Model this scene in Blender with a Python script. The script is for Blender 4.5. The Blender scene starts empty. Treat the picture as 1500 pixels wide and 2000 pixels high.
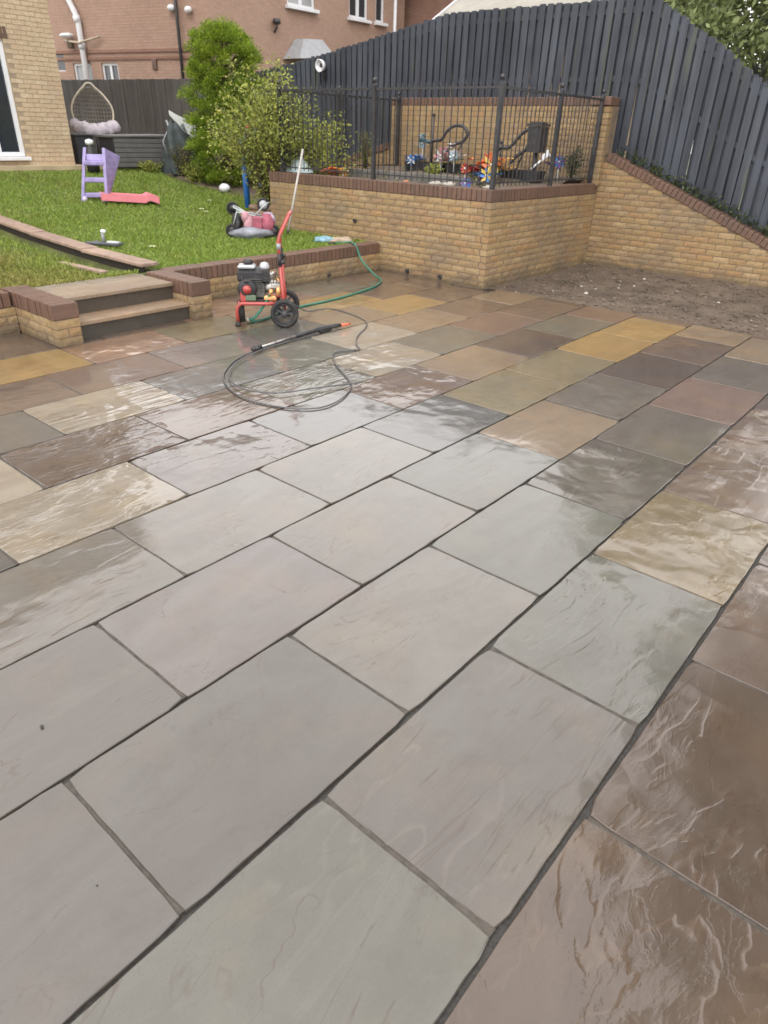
import bpy, math, random
import numpy as np
from math import sin, cos, pi, radians, sqrt, atan2
from mathutils import Matrix, Vector, noise as mnoise
random.seed(7); RNG = np.random.default_rng(11)
S = bpy.context.scene
COL = S.collection

# ------------------------------------------------------------ camera, world, sun, exposure
cd = bpy.data.cameras.new('camera'); cam = bpy.data.objects.new('camera', cd); COL.objects.link(cam)
PITCH, ROLL, YAW = 0.51321, 0.03285, -0.69179
fw = Vector((sin(YAW)*cos(PITCH), cos(YAW)*cos(PITCH), -sin(PITCH)))
rt = Vector((cos(YAW), -sin(YAW), 0)); up = rt.cross(fw)
rt2 = rt*cos(ROLL) + up*sin(ROLL); up2 = -rt*sin(ROLL) + up*cos(ROLL)
M = Matrix((rt2, up2, -fw)).transposed().to_4x4(); M.translation = (0.98566, -1.40728, 1.74828)
cam.matrix_world = M
cd.sensor_fit = 'VERTICAL'; cd.sensor_height = 24; cd.lens = 1314.15/2000*24
cd.clip_start = .05; cd.clip_end = 400
cd.dof.use_dof = True; cd.dof.focus_distance = 3.2; cd.dof.aperture_fstop = 2.8
S.camera = cam
CAMP = Vector(M.translation)

W = bpy.data.worlds.new('World'); S.world = W; W.use_nodes = True
wn = W.node_tree; wn.nodes.clear()
sky = wn.nodes.new('ShaderNodeTexSky'); sky.sky_type = 'NISHITA'; sky.sun_disc = False
SUN_EL, SUN_AZ = radians(52), radians(150)
sky.sun_elevation = SUN_EL; sky.sun_rotation = SUN_AZ; sky.dust_density = 3; sky.air_density = 1.2; sky.ozone_density = 1
tc = wn.nodes.new('ShaderNodeTexCoord')
cl = wn.nodes.new('ShaderNodeTexNoise'); cl.inputs['Scale'].default_value = 1.6; cl.inputs['Detail'].default_value = 5
wn.links.new(tc.outputs['Generated'], cl.inputs['Vector'])
cr = wn.nodes.new('ShaderNodeValToRGB'); cr.color_ramp.elements[0].position = .3; cr.color_ramp.elements[1].position = .75
cr.color_ramp.elements[0].color = (20.0, 19.5, 19.3, 1); cr.color_ramp.elements[1].color = (25.8, 24.9, 24.3, 1)
wn.links.new(cl.outputs['Fac'], cr.inputs['Fac'])
mx = wn.nodes.new('ShaderNodeMix'); mx.data_type = 'RGBA'; mx.inputs['Factor'].default_value = .88
wn.links.new(sky.outputs['Color'], mx.inputs['A']); wn.links.new(cr.outputs['Color'], mx.inputs['B'])
bg = wn.nodes.new('ShaderNodeBackground'); bg.inputs['Strength'].default_value = .10
wo = wn.nodes.new('ShaderNodeOutputWorld')
wn.links.new(mx.outputs['Result'], bg.inputs['Color']); wn.links.new(bg.outputs['Background'], wo.inputs['Surface'])

sl = bpy.data.lights.new('sun', 'SUN'); sl.energy = .7; sl.angle = radians(25); sl.color = (1, .97, .92)
so = bpy.data.objects.new('sun', sl); COL.objects.link(so)
sd = Vector((sin(SUN_AZ)*cos(SUN_EL), cos(SUN_AZ)*cos(SUN_EL), sin(SUN_EL)))
so.rotation_euler = sd.to_track_quat('Z', 'Y').to_euler(); so.location = sd*60
S.view_settings.view_transform = 'Standard'; S.view_settings.look = 'None'
S.view_settings.exposure = 0.35; S.view_settings.gamma = 1
S.render.engine = 'CYCLES'

# ------------------------------------------------------------ materials
class NT:
    def __init__(s, name):
        s.m = bpy.data.materials.new(name); s.m.use_nodes = True; s.t = s.m.node_tree; s.b = s.t.nodes['Principled BSDF']
    def n(s, ty, **k):
        o = s.t.nodes.new('ShaderNode'+ty)
        for a, v in k.items():
            if a in ('operation', 'data_type', 'blend_type', 'feature', 'distance', 'noise_dimensions', 'vector_type', 'interpolation_type', 'clamp', 'noise_type'): setattr(o, a, v)
            else: s.put(o, a.replace('_', ' '), v)
        return o
    def put(s, o, key, v):
        i = o.inputs[int(key[1:])] if key[0] == '#' else o.inputs[key]
        if isinstance(v, bpy.types.NodeSocket): s.t.links.new(v, i)
        elif isinstance(v, bpy.types.Node): s.t.links.new(v.outputs[0], i)
        else: i.default_value = v
    def math(s, op, a, b=0., c=None, clamp=False):
        o = s.t.nodes.new('ShaderNodeMath'); o.operation = op; o.use_clamp = clamp
        s.put(o, '#0', a); s.put(o, '#1', b)
        if c is not None: s.put(o, '#2', c)
        return o.outputs[0]
    def mix(s, f, a, b, bt='MIX'):
        o = s.t.nodes.new('ShaderNodeMix'); o.data_type = 'RGBA'; o.blend_type = bt
        s.put(o, 'Factor', f)
        for k, v in (('A', a), ('B', b)):
            i = [q for q in o.inputs if q.name == k and q.type == 'RGBA'][0]
            if isinstance(v, bpy.types.NodeSocket): s.t.links.new(v, i)
            else: i.default_value = (*v[:3], 1)
        return [q for q in o.outputs if q.type == 'RGBA'][0]
    def ramp(s, f, stops):
        o = s.t.nodes.new('ShaderNodeValToRGB'); s.t.links.new(f, o.inputs[0]); e = o.color_ramp.elements
        while len(e) < len(stops): e.new(.5)
        for q, (p, c) in zip(e, stops):
            q.position = p; q.color = (*c[:3], 1) if hasattr(c, '__len__') else (c, c, c, 1)
        return o.outputs[0]
    def pos(s, sc=(1, 1, 1), off=None):
        g = s.t.nodes.new('ShaderNodeNewGeometry').outputs['Position']
        mp = s.t.nodes.new('ShaderNodeMapping'); s.t.links.new(g, mp.inputs[0]); mp.inputs['Scale'].default_value = sc
        if off is not None: s.t.links.new(off, mp.inputs['Location'])
        return mp.outputs[0]
    def noise(s, v, scale, detail=3, rough=.55, dist=0.):
        o = s.t.nodes.new('ShaderNodeTexNoise'); s.t.links.new(v, o.inputs['Vector'])
        o.inputs['Scale'].default_value = scale; o.inputs['Detail'].default_value = detail
        o.inputs['Roughness'].default_value = rough; o.inputs['Distortion'].default_value = dist
        return o.outputs[0]
    def bump(s, h, dist, strength=1., nrm=None):
        o = s.t.nodes.new('ShaderNodeBump'); s.t.links.new(h, o.inputs['Height'])
        o.inputs['Distance'].default_value = dist
        s.put(o, 'Strength', strength)
        if nrm: s.t.links.new(nrm, o.inputs['Normal'])
        return o.outputs[0]
    def set(s, **k):
        for a, v in k.items(): s.put(s.b, a.replace('_', ' '), v)
        return s.m

MC = {}
def simple(name, c, rough=.5, var=.25, scale=6., bump=.0, bscale=40., metal=0., c2=None, spec=.5, coat=0.):
    if name in MC: return MC[name]
    t = NT(name); p = t.pos()
    n1 = t.noise(p, scale, 4)
    lo = tuple(x*(1-var) for x in c); hi = c2 or tuple(min(1, x*(1+var)) for x in c)
    col = t.ramp(n1, [(.3, lo), (.7, hi)])
    if scale >= 10 or name.startswith(('red', 'black')):
        col = t.mix(t.ramp(t.noise(p, 17, 5, .7), [(.52, 0.), (.72, .55)]), col, (.10, .085, .07))
    k = dict(Base_Color=col, Roughness=rough, Metallic=metal, Specular_IOR_Level=spec)
    if coat: k['Coat_Weight'] = coat; k['Coat_Roughness'] = .08
    if bump: k['Normal'] = t.bump(t.noise(p, bscale, 4), bump)
    MC[name] = t.set(**k); return MC[name]

def island_rnd(t):
    oi = t.t.nodes.new('ShaderNodeObjectInfo').outputs['Random']
    gi = t.t.nodes.new('ShaderNodeNewGeometry').outputs['Random Per Island']
    return t.math('FRACT', t.math('ADD', oi, gi))

def brick_mat(name, stops, bump=.004, wet=.0, dirt=(.10, .085, .065), dirt_amt=.45, rough=.8, damp=False):
    t = NT(name); r = island_rnd(t); p = t.pos()
    col = t.ramp(r, stops)
    n1 = t.noise(p, 26, 5, .65); n2 = t.noise(p, 1.7, 5, .6); n3 = t.noise(p, 90, 3)
    col = t.mix(t.math('MULTIPLY', n1, .55), col, (.62, .47, .30) if stops[0][1][0] > .25 else (.30, .15, .10), 'MIX') if False else col
    col = t.mix(t.ramp(n1, [(.35, .55), (.65, 0.)]), col, tuple(x*.62 for x in stops[0][1]))
    col = t.mix(t.math('MULTIPLY', t.ramp(n2, [(.48, 0.), (.68, 1.)]), dirt_amt), col, dirt)
    if damp:
        zz = t.n('SeparateXYZ', Vector=t.pos()).outputs[2]
        dm = t.ramp(t.math('MULTIPLY_ADD', t.noise(t.pos(), 5., 4, .6), .35, zz), [(.20, .6), (.34, 0.)])
        col = t.mix(dm, col, (.085, .070, .052))
    h = t.math('ADD', n1, t.math('MULTIPLY', n3, .35))
    MC[name] = t.set(Base_Color=col, Roughness=rough, Normal=t.bump(h, bump), Specular_IOR_Level=.35)
    return MC[name]

buff = brick_mat('buff_brick', bump=.0025, stops=[(0, (.34, .235, .118)), (.3, (.385, .27, .140)), (.5, (.31, .215, .108)), (.7, (.37, .225, .110)), (.85, (.29, .21, .13)), (1, (.43, .31, .17))], dirt=(.17, .135, .10), dirt_amt=.62, damp=True)
pale_buff = brick_mat('pale_buff_brick', [(0, (.52, .40, .27)), (.4, (.57, .45, .31)), (.75, (.54, .40, .275)), (1, (.60, .49, .345))], bump=.002, dirt=(.34, .26, .18), dirt_amt=.3)
cop = brick_mat('red_coping_brick', [(0, (.150, .090, .066)), (.5, (.185, .108, .078)), (1, (.135, .088, .070))], bump=.0015, dirt=(.095, .068, .054), dirt_amt=.5, rough=.42)
mortar = simple('mortar', (.185, .142, .098), .9, .25, 8, .002, 80)
mortar_pale = simple('pale_mortar', (.33, .255, .18), .9, .15, 8, .001, 80)

# wet riven sandstone; object colour = stone, alpha = strength of the riven relief
def stone_mat(name='wet_riven_sandstone', wet=True):
    t = NT(name)
    oi = t.t.nodes.new('ShaderNodeObjectInfo'); rnd = oi.outputs['Random']; relief = oi.outputs['Alpha']
    off = t.n('CombineXYZ', X=t.math('MULTIPLY', rnd, 37.), Y=t.math('MULTIPLY', rnd, 91.), Z=t.math('MULTIPLY', rnd, 13.)).outputs[0]
    g = t.t.nodes.new('ShaderNodeNewGeometry').outputs['Position']
    mp = t.n('Mapping', Vector=g, Location=off)
    rz = t.n('CombineXYZ', Z=t.math('MULTIPLY', t.math('SUBTRACT', rnd, .5), .9)).outputs[0]
    t.t.links.new(rz, mp.inputs['Rotation'])
    sc = t.n('CombineXYZ', X=1., Y=t.math('MULTIPLY_ADD', t.math('FRACT', t.math('MULTIPLY', rnd, 7.3)), .34, .12), Z=1.).outputs[0]
    t.t.links.new(sc, mp.inputs['Scale']); v = mp.outputs[0]
    base = oi.outputs['Color']
    # colour: bands, blotches, fine grain
    band = t.noise(v, 3.2, 4, .6, 1.5); blot = t.noise(g, 2.3, 4, .6); grain = t.noise(g, 150, 3, .7)
    col = t.mix(t.ramp(band, [(.35, .0), (.62, .5)]), base, t.mix(1., base, (.66, .60, .57), 'MULTIPLY'))
    col = t.mix(t.ramp(blot, [(.5, 0.), (.75, .6)]), col, t.mix(1., base, (1.25, 1.08, .80), 'MULTIPLY'))
    col = t.mix(t.math('MULTIPLY', grain, .5), col, t.mix(1., col, (.68, .68, .68), 'MULTIPLY'))
    # riven plateaus: terraces of a stretched, warped noise
    n1 = t.noise(v, 2.4, 4, .56, .6)
    tt = t.math('MULTIPLY', n1, 10.); fr = t.math('FRACT', tt)
    ter = t.math('ADD', t.math('FLOOR', tt), t.math('POWER', fr, 9.))
    n2 = t.noise(v, 9., 5, .65, .9)
    tt2 = t.math('MULTIPLY', n2, 6.); ter2 = t.math('ADD', t.math('FLOOR', tt2), t.math('POWER', t.math('FRACT', tt2), 6.))
    zone = t.ramp(t.noise(g, 1.5, 3, .5), [(.42, .06), (.60, 1.)])
    amt = t.math('ADD', t.math('MULTIPLY', zone, relief), .035)
    roll = t.noise(v, 4., 2, .5)
    h = t.math('ADD', t.math('MULTIPLY', ter, .0022), t.math('MULTIPLY', ter2, .0006))
    h = t.math('ADD', t.math('MULTIPLY', h, amt), t.math('MULTIPLY', t.math('MULTIPLY_ADD', roll, relief, t.math('MULTIPLY', roll, .25)), .0032))
    h = t.math('ADD', h, t.math('MULTIPLY', t.math('MULTIPLY', t.noise(v, 30, 3, .5), amt), .0006))
    rg = t.math('POWER', t.math('SUBTRACT', 1., t.math('ABSOLUTE', t.math('MULTIPLY_ADD', t.noise(v, 11., 3, .5, .35), 2., -1.))), 7.)
    rz2 = t.math('ADD', t.math('MULTIPLY', t.math('SUBTRACT', relief, 1.05, clamp=True), 4., clamp=True), .15)
    h = t.math('ADD', h, t.math('MULTIPLY', t.math('MULTIPLY', t.math('MULTIPLY', rg, amt), rz2), .0030))
    hb = t.math('ADD', h, t.math('MULTIPLY', grain, .0004))
    nb = t.bump(hb, 1.); nc = t.bump(t.math('ADD', t.math('MULTIPLY', h, .62), t.math('MULTIPLY', t.noise(g, 260, 2, .6), .00007)), 1.)
    # step faces catch a paler fresh stone
    edge = t.math('MULTIPLY', t.ramp(fr, [(.80, 0.), (.93, 1.), (1., .2)]), amt)
    col = t.mix(t.math('MULTIPLY', edge, .35), col, t.mix(1., base, (1.5, 1.42, 1.32), 'MULTIPLY'))
    vn = t.math('ABSOLUTE', t.math('MULTIPLY_ADD', t.noise(v, 1.9, 5, .6, .8), 2., -1.))
    vm = t.math('MULTIPLY', t.ramp(vn, [(.0, 1.), (.010, 0.)]), t.ramp(t.noise(g, 2.9, 3), [(.38, 0.), (.56, .85)]))
    col = t.mix(vm, col, t.mix(1., base, (.62, .42, .32), 'MULTIPLY'))
    vn2 = t.math('ABSOLUTE', t.math('MULTIPLY_ADD', t.noise(v, 4.6, 4, .6, .6), 2., -1.))
    vm2 = t.math('MULTIPLY', t.ramp(vn2, [(.0, 1.), (.013, 0.)]), t.ramp(t.noise(g, 4.3, 3), [(.50, 0.), (.62, .6)]))
    col = t.mix(vm2, col, t.mix(1., base, (.60, .50, .42), 'MULTIPLY'))
    dirt = t.ramp(t.noise(g, 5.5, 6, .7), [(.50, 0.), (.72, .55)])
    col = t.mix(dirt, col, t.mix(1., base, (.62, .57, .50), 'MULTIPLY'))
    spk = t.ramp(t.noise(g, 420, 2, .5), [(.63, 0.), (.70, .6)])
    col = t.mix(spk, col, tuple([.03, .026, .022]))
    film = t.ramp(t.noise(g, 3.1, 4, .6), [(.35, .015), (.7, .06)])
    MC[name] = t.set(Base_Color=col, Roughness=.38 if wet else .7, Normal=nb, Specular_IOR_Level=.35,
                     Coat_Weight=1. if wet else .25, Coat_Roughness=film, Coat_IOR=1.50, Coat_Normal=nc)
    return MC[name]
stone = stone_mat(); step_stone = stone_mat('damp_step_sandstone', False)
grout = NT('wet_grout'); _p = grout.pos()
grout = grout.set(Base_Color=grout.ramp(grout.noise(_p, 60, 4), [(.3, (.018, .016, .014)), (.7, (.046, .041, .036))]), Roughness=.35,
                  Normal=grout.bump(grout.noise(_p, 160, 3), .002), Specular_IOR_Level=.4)

def paint_wood(name, lo, hi, rough=.5, streak=None):
    t = NT(name); r = island_rnd(t); p = t.pos((14, 14, .8)); g = t.pos()
    col = t.ramp(r, [(0, lo), (1, hi)])
    col = t.mix(t.ramp(t.noise(p, 1., 5, .6), [(.35, 0.), (.7, .75)]), col, tuple(x*.5 for x in lo))
    col = t.mix(t.ramp(t.noise(g, 1.1, 4, .6), [(.45, 0.), (.75, .35)]), col, tuple(x*1.5 for x in hi))
    if streak: col = t.mix(t.ramp(t.noise(t.pos((5, 5, .5)), 1.3, 3), [(.62, 0.), (.74, .5)]), col, streak)
    return t.set(Base_Color=col, Roughness=rough, Normal=t.bump(t.noise(p, 3., 4), .004), Specular_IOR_Level=.4)
fence_blue = paint_wood('dark_blue_grey_fence_paint', (.038, .044, .058), (.070, .079, .100), .5, (.11, .12, .055))
fence_grey = paint_wood('grey_board_stain', (.085, .080, .079), (.115, .110, .109), .6)
plank_mat = paint_wood('weathered_pink_plank', (.30, .21, .165), (.38, .27, .21), .6)

def leaf_mat(name, stops, tr=.25, rough=.5):
    t = NT(name); r = island_rnd(t)
    big = t.noise(t.pos(), 2.2, 3)
    f = t.math('ADD', t.math('MULTIPLY', r, .55), t.math('MULTIPLY', big, .5), clamp=True)
    col = t.ramp(f, stops)
    t.set(Base_Color=col, Roughness=rough, Specular_IOR_Level=.3)
    td = t.n('BsdfTranslucent', Color=col); ms = t.n('MixShader', Fac=tr)
    t.t.links.new(t.b.outputs[0], ms.inputs[1]); t.t.links.new(td.outputs[0], ms.inputs[2])
    t.t.links.new(ms.outputs[0], t.t.nodes['Material Output'].inputs[0])
    MC[name] = t.m; return t.m
m_conifer = leaf_mat('golden_conifer_foliage', [(.15, (.045, .085, .012)), (.38, (.12, .20, .020)), (.6, (.24, .34, .030)), (.9, (.44, .50, .06))])
m_bush = leaf_mat('yellow_green_leaves', [(.1, (.085, .11, .03)), (.45, (.22, .26, .06)), (.75, (.40, .42, .09)), (1, (.60, .52, .15))])
m_tree = leaf_mat('broad_tree_leaves', [(.1, (.08, .11, .05)), (.5, (.16, .21, .085)), (1, (.30, .35, .15))])
m_treep = leaf_mat('pale_green_tree_leaves', [(.1, (.10, .13, .06)), (.5, (.20, .25, .10)), (1, (.36, .40, .18))])
m_weed = leaf_mat('weed_leaves', [(.1, (.02, .03, .012)), (.5, (.045, .065, .02)), (1, (.10, .12, .04))])
m_low = leaf_mat('border_plant_leaves', [(.1, (.07, .09, .03)), (.45, (.15, .17, .06)), (.8, (.27, .22, .11)), (1, (.33, .24, .14))])
m_bark = simple('bark', (.10, .075, .05), .85, .3, 9, .006, 30)
m_paletrunk = simple('pale_trunk', (.22, .22, .22), .8, .25, 5, .004, 20)

def grass_mat():
    t = NT('lawn_blades'); r = island_rnd(t); g = t.pos()
    green = t.ramp(r, [(0, (.14, .225, .034)), (.5, (.235, .33, .058)), (1, (.34, .42, .10))])
    dry = t.ramp(r, [(0, (.16, .145, .035)), (.5, (.27, .225, .065)), (1, (.40, .33, .13))])
    at = t.t.nodes.new('ShaderNodeAttribute'); at.attribute_name = 'dry'
    f = t.math('ADD', at.outputs['Fac'], t.math('MULTIPLY', t.math('SUBTRACT', t.noise(g, 1.6, 4), .5), 1.3), clamp=True)
    col = t.mix(f, green, dry)
    t.set(Base_Color=col, Roughness=.45, Specular_IOR_Level=.35)
    td = t.n('BsdfTranslucent', Color=col); ms = t.n('MixShader', Fac=.3)
    t.t.links.new(t.b.outputs[0], ms.inputs[1]); t.t.links.new(td.outputs[0], ms.inputs[2])
    t.t.links.new(ms.outputs[0], t.t.nodes['Material Output'].inputs[0]); return t.m
m_grass = grass_mat()
m_turf = simple('turf_soil', (.11, .125, .035), .9, .4, 3, .01, 60)
m_soil = simple('bare_soil', (.120, .086, .060), .8, .35, 2.2, .02, 28, c2=(.155, .118, .088))
m_gravel = simple('crushed_stone', (.20, .155, .12), .75, .45, 30)
m_whitestone = simple('white_stone', (.42, .39, .34), .6, .15, 20)
m_iron = simple('black_ironwork', (.034, .034, .038), .42, .3, 12, metal=.0)
m_white = simple('white_plastic', (.72, .73, .76), .35, .05, 5)
m_glass = NT('window_glass'); m_glass = m_glass.set(Base_Color=(.03, .035, .042, 1), Roughness=.04, Specular_IOR_Level=.8)
m_glass2 = NT('curtained_glass'); m_glass2 = m_glass2.set(Base_Color=(.30, .31, .32, 1), Roughness=.1, Specular_IOR_Level=.6)
m_black = simple('black_plastic', (.022, .022, .025), .45, .3, 10)
m_rubber = simple('black_rubber', (.018, .018, .018), .65, .3, 20)
m_red = simple('red_painted_tube', (.40, .050, .042), .30, .12, 10, coat=.5)
m_metal = simple('cast_aluminium', (.45, .44, .42), .35, .25, 30, .001, 60, metal=.8)
m_brass = simple('brass_fitting', (.72, .42, .18), .35, .2, 20, metal=.6)
m_green = simple('green_hose', (.035, .17, .12), .35, .15, 6)
m_hose = simple('grey_black_hose', (.085, .085, .09), .4, .2, 6)

# ------------------------------------------------------------ mesh helpers
class MB:
    def __init__(s): s.v = []; s.f = []; s.sm = []
    def add(s, v, f, smooth=False):
        o = len(s.v); s.v += [tuple(a) for a in v]; s.f += [tuple(i+o for i in q) for q in f]; s.sm += [smooth]*len(f); return s
    def box(s, c, d, R=None, taper=1.):
        x, y, z = d[0]/2, d[1]/2, d[2]/2
        vs = [Vector((a*x*(taper if e > 0 else 1), b*y*(taper if e > 0 else 1), e*z)) for e in (-1, 1) for b in (-1, 1) for a in (-1, 1)]
        if R is not None: vs = [R @ q for q in vs]
        vs = [q+Vector(c) for q in vs]
        return s.add(vs, [(0, 2, 3, 1), (4, 5, 7, 6), (0, 1, 5, 4), (2, 6, 7, 3), (0, 4, 6, 2), (1, 3, 7, 5)])
    def bbox(s, c, d, b=.01, R=None):
        x, y, z = d[0]/2, d[1]/2, d[2]/2; b = min(b, x*.9, y*.9, z*.9)
        rings = [(x-b, y-b, -z), (x, y, -z+b), (x, y, z-b), (x-b, y-b, z)]; vs = []
        for (a, e, h) in rings:
            for (p, q) in ((-1, -1), (1, -1), (1, 1), (-1, 1)): vs.append(Vector((p*a, q*e, h)))
        if R is not None: vs = [R @ q for q in vs]
        vs = [q+Vector(c) for q in vs]; f = [(3, 2, 1, 0), (12, 13, 14, 15)]
        for k in range(3):
            for i in range(4): j = (i+1) % 4; f.append((k*4+i, k*4+j, k*4+4+j, k*4+4+i))
        return s.add(vs, f)
    def tube(s, pts, r, seg=8, closed=False, caps=True):
        P = [Vector(p) for p in pts]; n = len(P); rr = r if hasattr(r, '__len__') else [r]*n
        vs = []; fs = []; prev = None
        for i in range(n):
            a = P[(i-1) % n] if (closed or i > 0) else P[i]; b = P[(i+1) % n] if (closed or i < n-1) else P[i]
            t = (b-a); t = t.normalized() if t.length > 1e-9 else Vector((0, 0, 1))
            if prev is None:
                u = t.cross(Vector((0, 0, 1)));
                if u.length < .1: u = t.cross(Vector((1, 0, 0)))
            else: u = prev - t*prev.dot(t)
            u.normalize(); prev = u; w = t.cross(u)
            for k in range(seg):
                an = 2*pi*k/seg; vs.append(P[i]+(u*cos(an)+w*sin(an))*rr[i])
        m = n if closed else n-1
        for i in range(m):
            for k in range(seg):
                a = i*seg+k; b = i*seg+(k+1) % seg; c = ((i+1) % n)*seg+(k+1) % seg; d = ((i+1) % n)*seg+k; fs.append((a, b, c, d))
        if caps and not closed: fs.append(tuple(reversed(range(seg)))); fs.append(tuple((n-1)*seg+k for k in range(seg)))
        return s.add(vs, fs, True)
    def lathe(s, prof, c=(0, 0, 0), seg=20, R=None, sx=1., sy=1.):
        vs = []; fs = []
        for (r, z) in prof:
            for k in range(seg): a = 2*pi*k/seg; vs.append(Vector((r*cos(a)*sx, r*sin(a)*sy, z)))
        if R is not None: vs = [R @ q for q in vs]
        vs = [q+Vector(c) for q in vs]
        for i in range(len(prof)-1):
            for k in range(seg): j = (k+1) % seg; fs.append((i*seg+k, i*seg+j, (i+1)*seg+j, (i+1)*seg+k))
        return s.add(vs, fs, True)
    def ball(s, c, r, seg=12, squash=(1, 1, 1), jit=0.):
        n = seg//2; prof = [(max(1e-4, sin(pi*i/n)), -cos(pi*i/n)) for i in range(n+1)]; vs = []; fs = []
        for (q, z) in prof:
            for k in range(seg):
                a = 2*pi*k/seg; d = Vector((q*cos(a), q*sin(a), z)); m = 1+jit*mnoise.noise(d*2.1+Vector(c)*3)
                vs.append(Vector(c)+Vector((d.x*squash[0], d.y*squash[1], d.z*squash[2]))*r*m)
        for i in range(n):
            for k in range(seg): j = (k+1) % seg; fs.append((i*seg+k, i*seg+j, (i+1)*seg+j, (i+1)*seg+k))
        return s.add(vs, fs, True)
    def prism(s, poly, d0, d1, axis='y'):
        n = len(poly)
        def P(a, b, d): return {'y': (a, d, b), 'x': (d, a, b), 'z': (a, b, d)}[axis]
        vs = [P(a, b, d0) for a, b in poly]+[P(a, b, d1) for a, b in poly]
        fs = [tuple(range(n)), tuple(reversed(range(n, 2*n)))]+[(i, n+i, n+(i+1) % n, (i+1) % n) for i in range(n)]
        return s.add(vs, fs)
    def mesh(s, name, mat=None):
        me = bpy.data.meshes.new(name); me.from_pydata(s.v, [], s.f)
        me.polygons.foreach_set('use_smooth', s.sm); me.update()
        if mat: me.materials.append(mat)
        return me
    def build(s, name, mat, parent=None, loc=(0, 0, 0), rot=None, **tags):
        o = bpy.data.objects.new(name, s.mesh(name, mat)); COL.objects.link(o); o.location = loc
        if rot: o.rotation_euler = rot
        if parent: o.parent = parent
        for k, v in tags.items(): o[k] = v
        return o
def thing(name, label, cat, loc=(0, 0, 0), rz=0., group=None):
    o = bpy.data.objects.new(name, None); COL.objects.link(o); o.location = loc; o.rotation_euler = (0, 0, rz)
    o.empty_display_size = .1; o['label'] = label; o['category'] = cat
    if group: o['group'] = group
    return o
def inst(name, me, parent, loc, rot=(0, 0, 0), sc=None, color=None):
    o = bpy.data.objects.new(name, me); COL.objects.link(o); o.parent = parent; o.location = loc; o.rotation_euler = rot
    if sc: o.scale = sc
    if color: o.color = color
    return o
def npmesh(name, V, F, mat, smooth=False):
    V = np.asarray(V, np.float32); F = np.asarray(F, np.int32); me = bpy.data.meshes.new(name); k = F.shape[1]
    me.vertices.add(len(V)); me.vertices.foreach_set('co', V.ravel())
    me.loops.add(F.size); me.loops.foreach_set('vertex_index', F.ravel())
    me.polygons.add(len(F)); me.polygons.foreach_set('loop_start', np.arange(0, F.size, k, dtype=np.int32))
    me.update(calc_edges=True); me.validate(); me.materials.append(mat); return me
def npobj(name, V, F, mat, parent=None, **tags):
    o = bpy.data.objects.new(name, npmesh(name, V, F, mat)); COL.objects.link(o)
    if parent: o.parent = parent
    for k, v in tags.items(): o[k] = v
    return o
def RZ(a): return Matrix.Rotation(a, 3, 'Z')
def RX(a): return Matrix.Rotation(a, 3, 'X')
def RY(a): return Matrix.Rotation(a, 3, 'Y')

# ------------------------------------------------------------ bricks
def brick_geo(l, h, d, seed, rocky=.004, nx=4, nz=2):
    r = random.Random(seed); vs = []; fs = []
    for k in range(nz+1):
        for i in range(nx+1):
            edge = i in (0, nx) or k in (0, nz)
            y = (r.uniform(.001, .004) if edge else -r.uniform(0, rocky*1.6))
            jx = 0 if i in (0, nx) else r.uniform(-.2, .2)*l/nx
            vs.append((i*l/nx+jx, y, k*h/nz+(r.uniform(-.0015, .0015) if k in (0, nz) else r.uniform(-.2, .2)*h/nz)))
    n = nx+1
    for k in range(nz):
        for i in range(nx): a = k*n+i; fs.append((a, a+1, a+n+1, a+n))
    b = len(vs); vs += [(0, d, 0), (l, d, 0), (l, d, h), (0, d, h)]
    fs.append(tuple([b, b+1]+list(range(nx, -1, -1)))); fs.append(tuple([b+2, b+3]+[nz*n+i for i in range(n)]))
    fs.append(tuple([b+3, b]+[k*n for k in range(nz+1)])); fs.append(tuple([b+1, b+2]+[k*n+nx for k in range(nz, -1, -1)]))
    return vs, fs
BC = {}
def brick_mesh(kind, l, h, d, mat, var, rocky):
    key = (kind, round(l, 3), round(h, 3), var)
    if key not in BC:
        m = MB(); m.add(*brick_geo(l, h, d, hash(key[1:]) & 0xffff, rocky, *( (4, 2) if l > .15 else (2, 2)))); BC[key] = m.mesh(kind, mat)
    return BC[key]
def run(ox, oy, rz, length, z0, n, pitch=.0792, L=.225, t0=lambda i: 0., t1=lambda i: 0., ok=None, shift=0):
    """bricks of one wall face: (ox,oy) start, rz direction; local -y points outwards"""
    out = []
    for i in range(n):
        s = t0(i); e = length-t1(i); first = L/2 if (i+shift) % 2 else L
        if t0(i) > 0: first = L
        z = z0+i*pitch; k = 0
        while s < e-.03:
            l = min(first if k == 0 else L, e-s)
            if e-(s+l) < .05: l = e-s
            ll = round((l-.010)/.005)*.005
            if s+l >= e-.001 and t1(i) == 0: ll = round(l, 3)
            x = ox+cos(rz)*s; y = oy+sin(rz)*s
            if ok is None or ok(x+cos(rz)*l/2, y+sin(rz)*l/2, z+pitch/2, l): out.append((x, y, z+.005, rz, max(ll, .03)))
            s += l; k += 1
    return out
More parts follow.
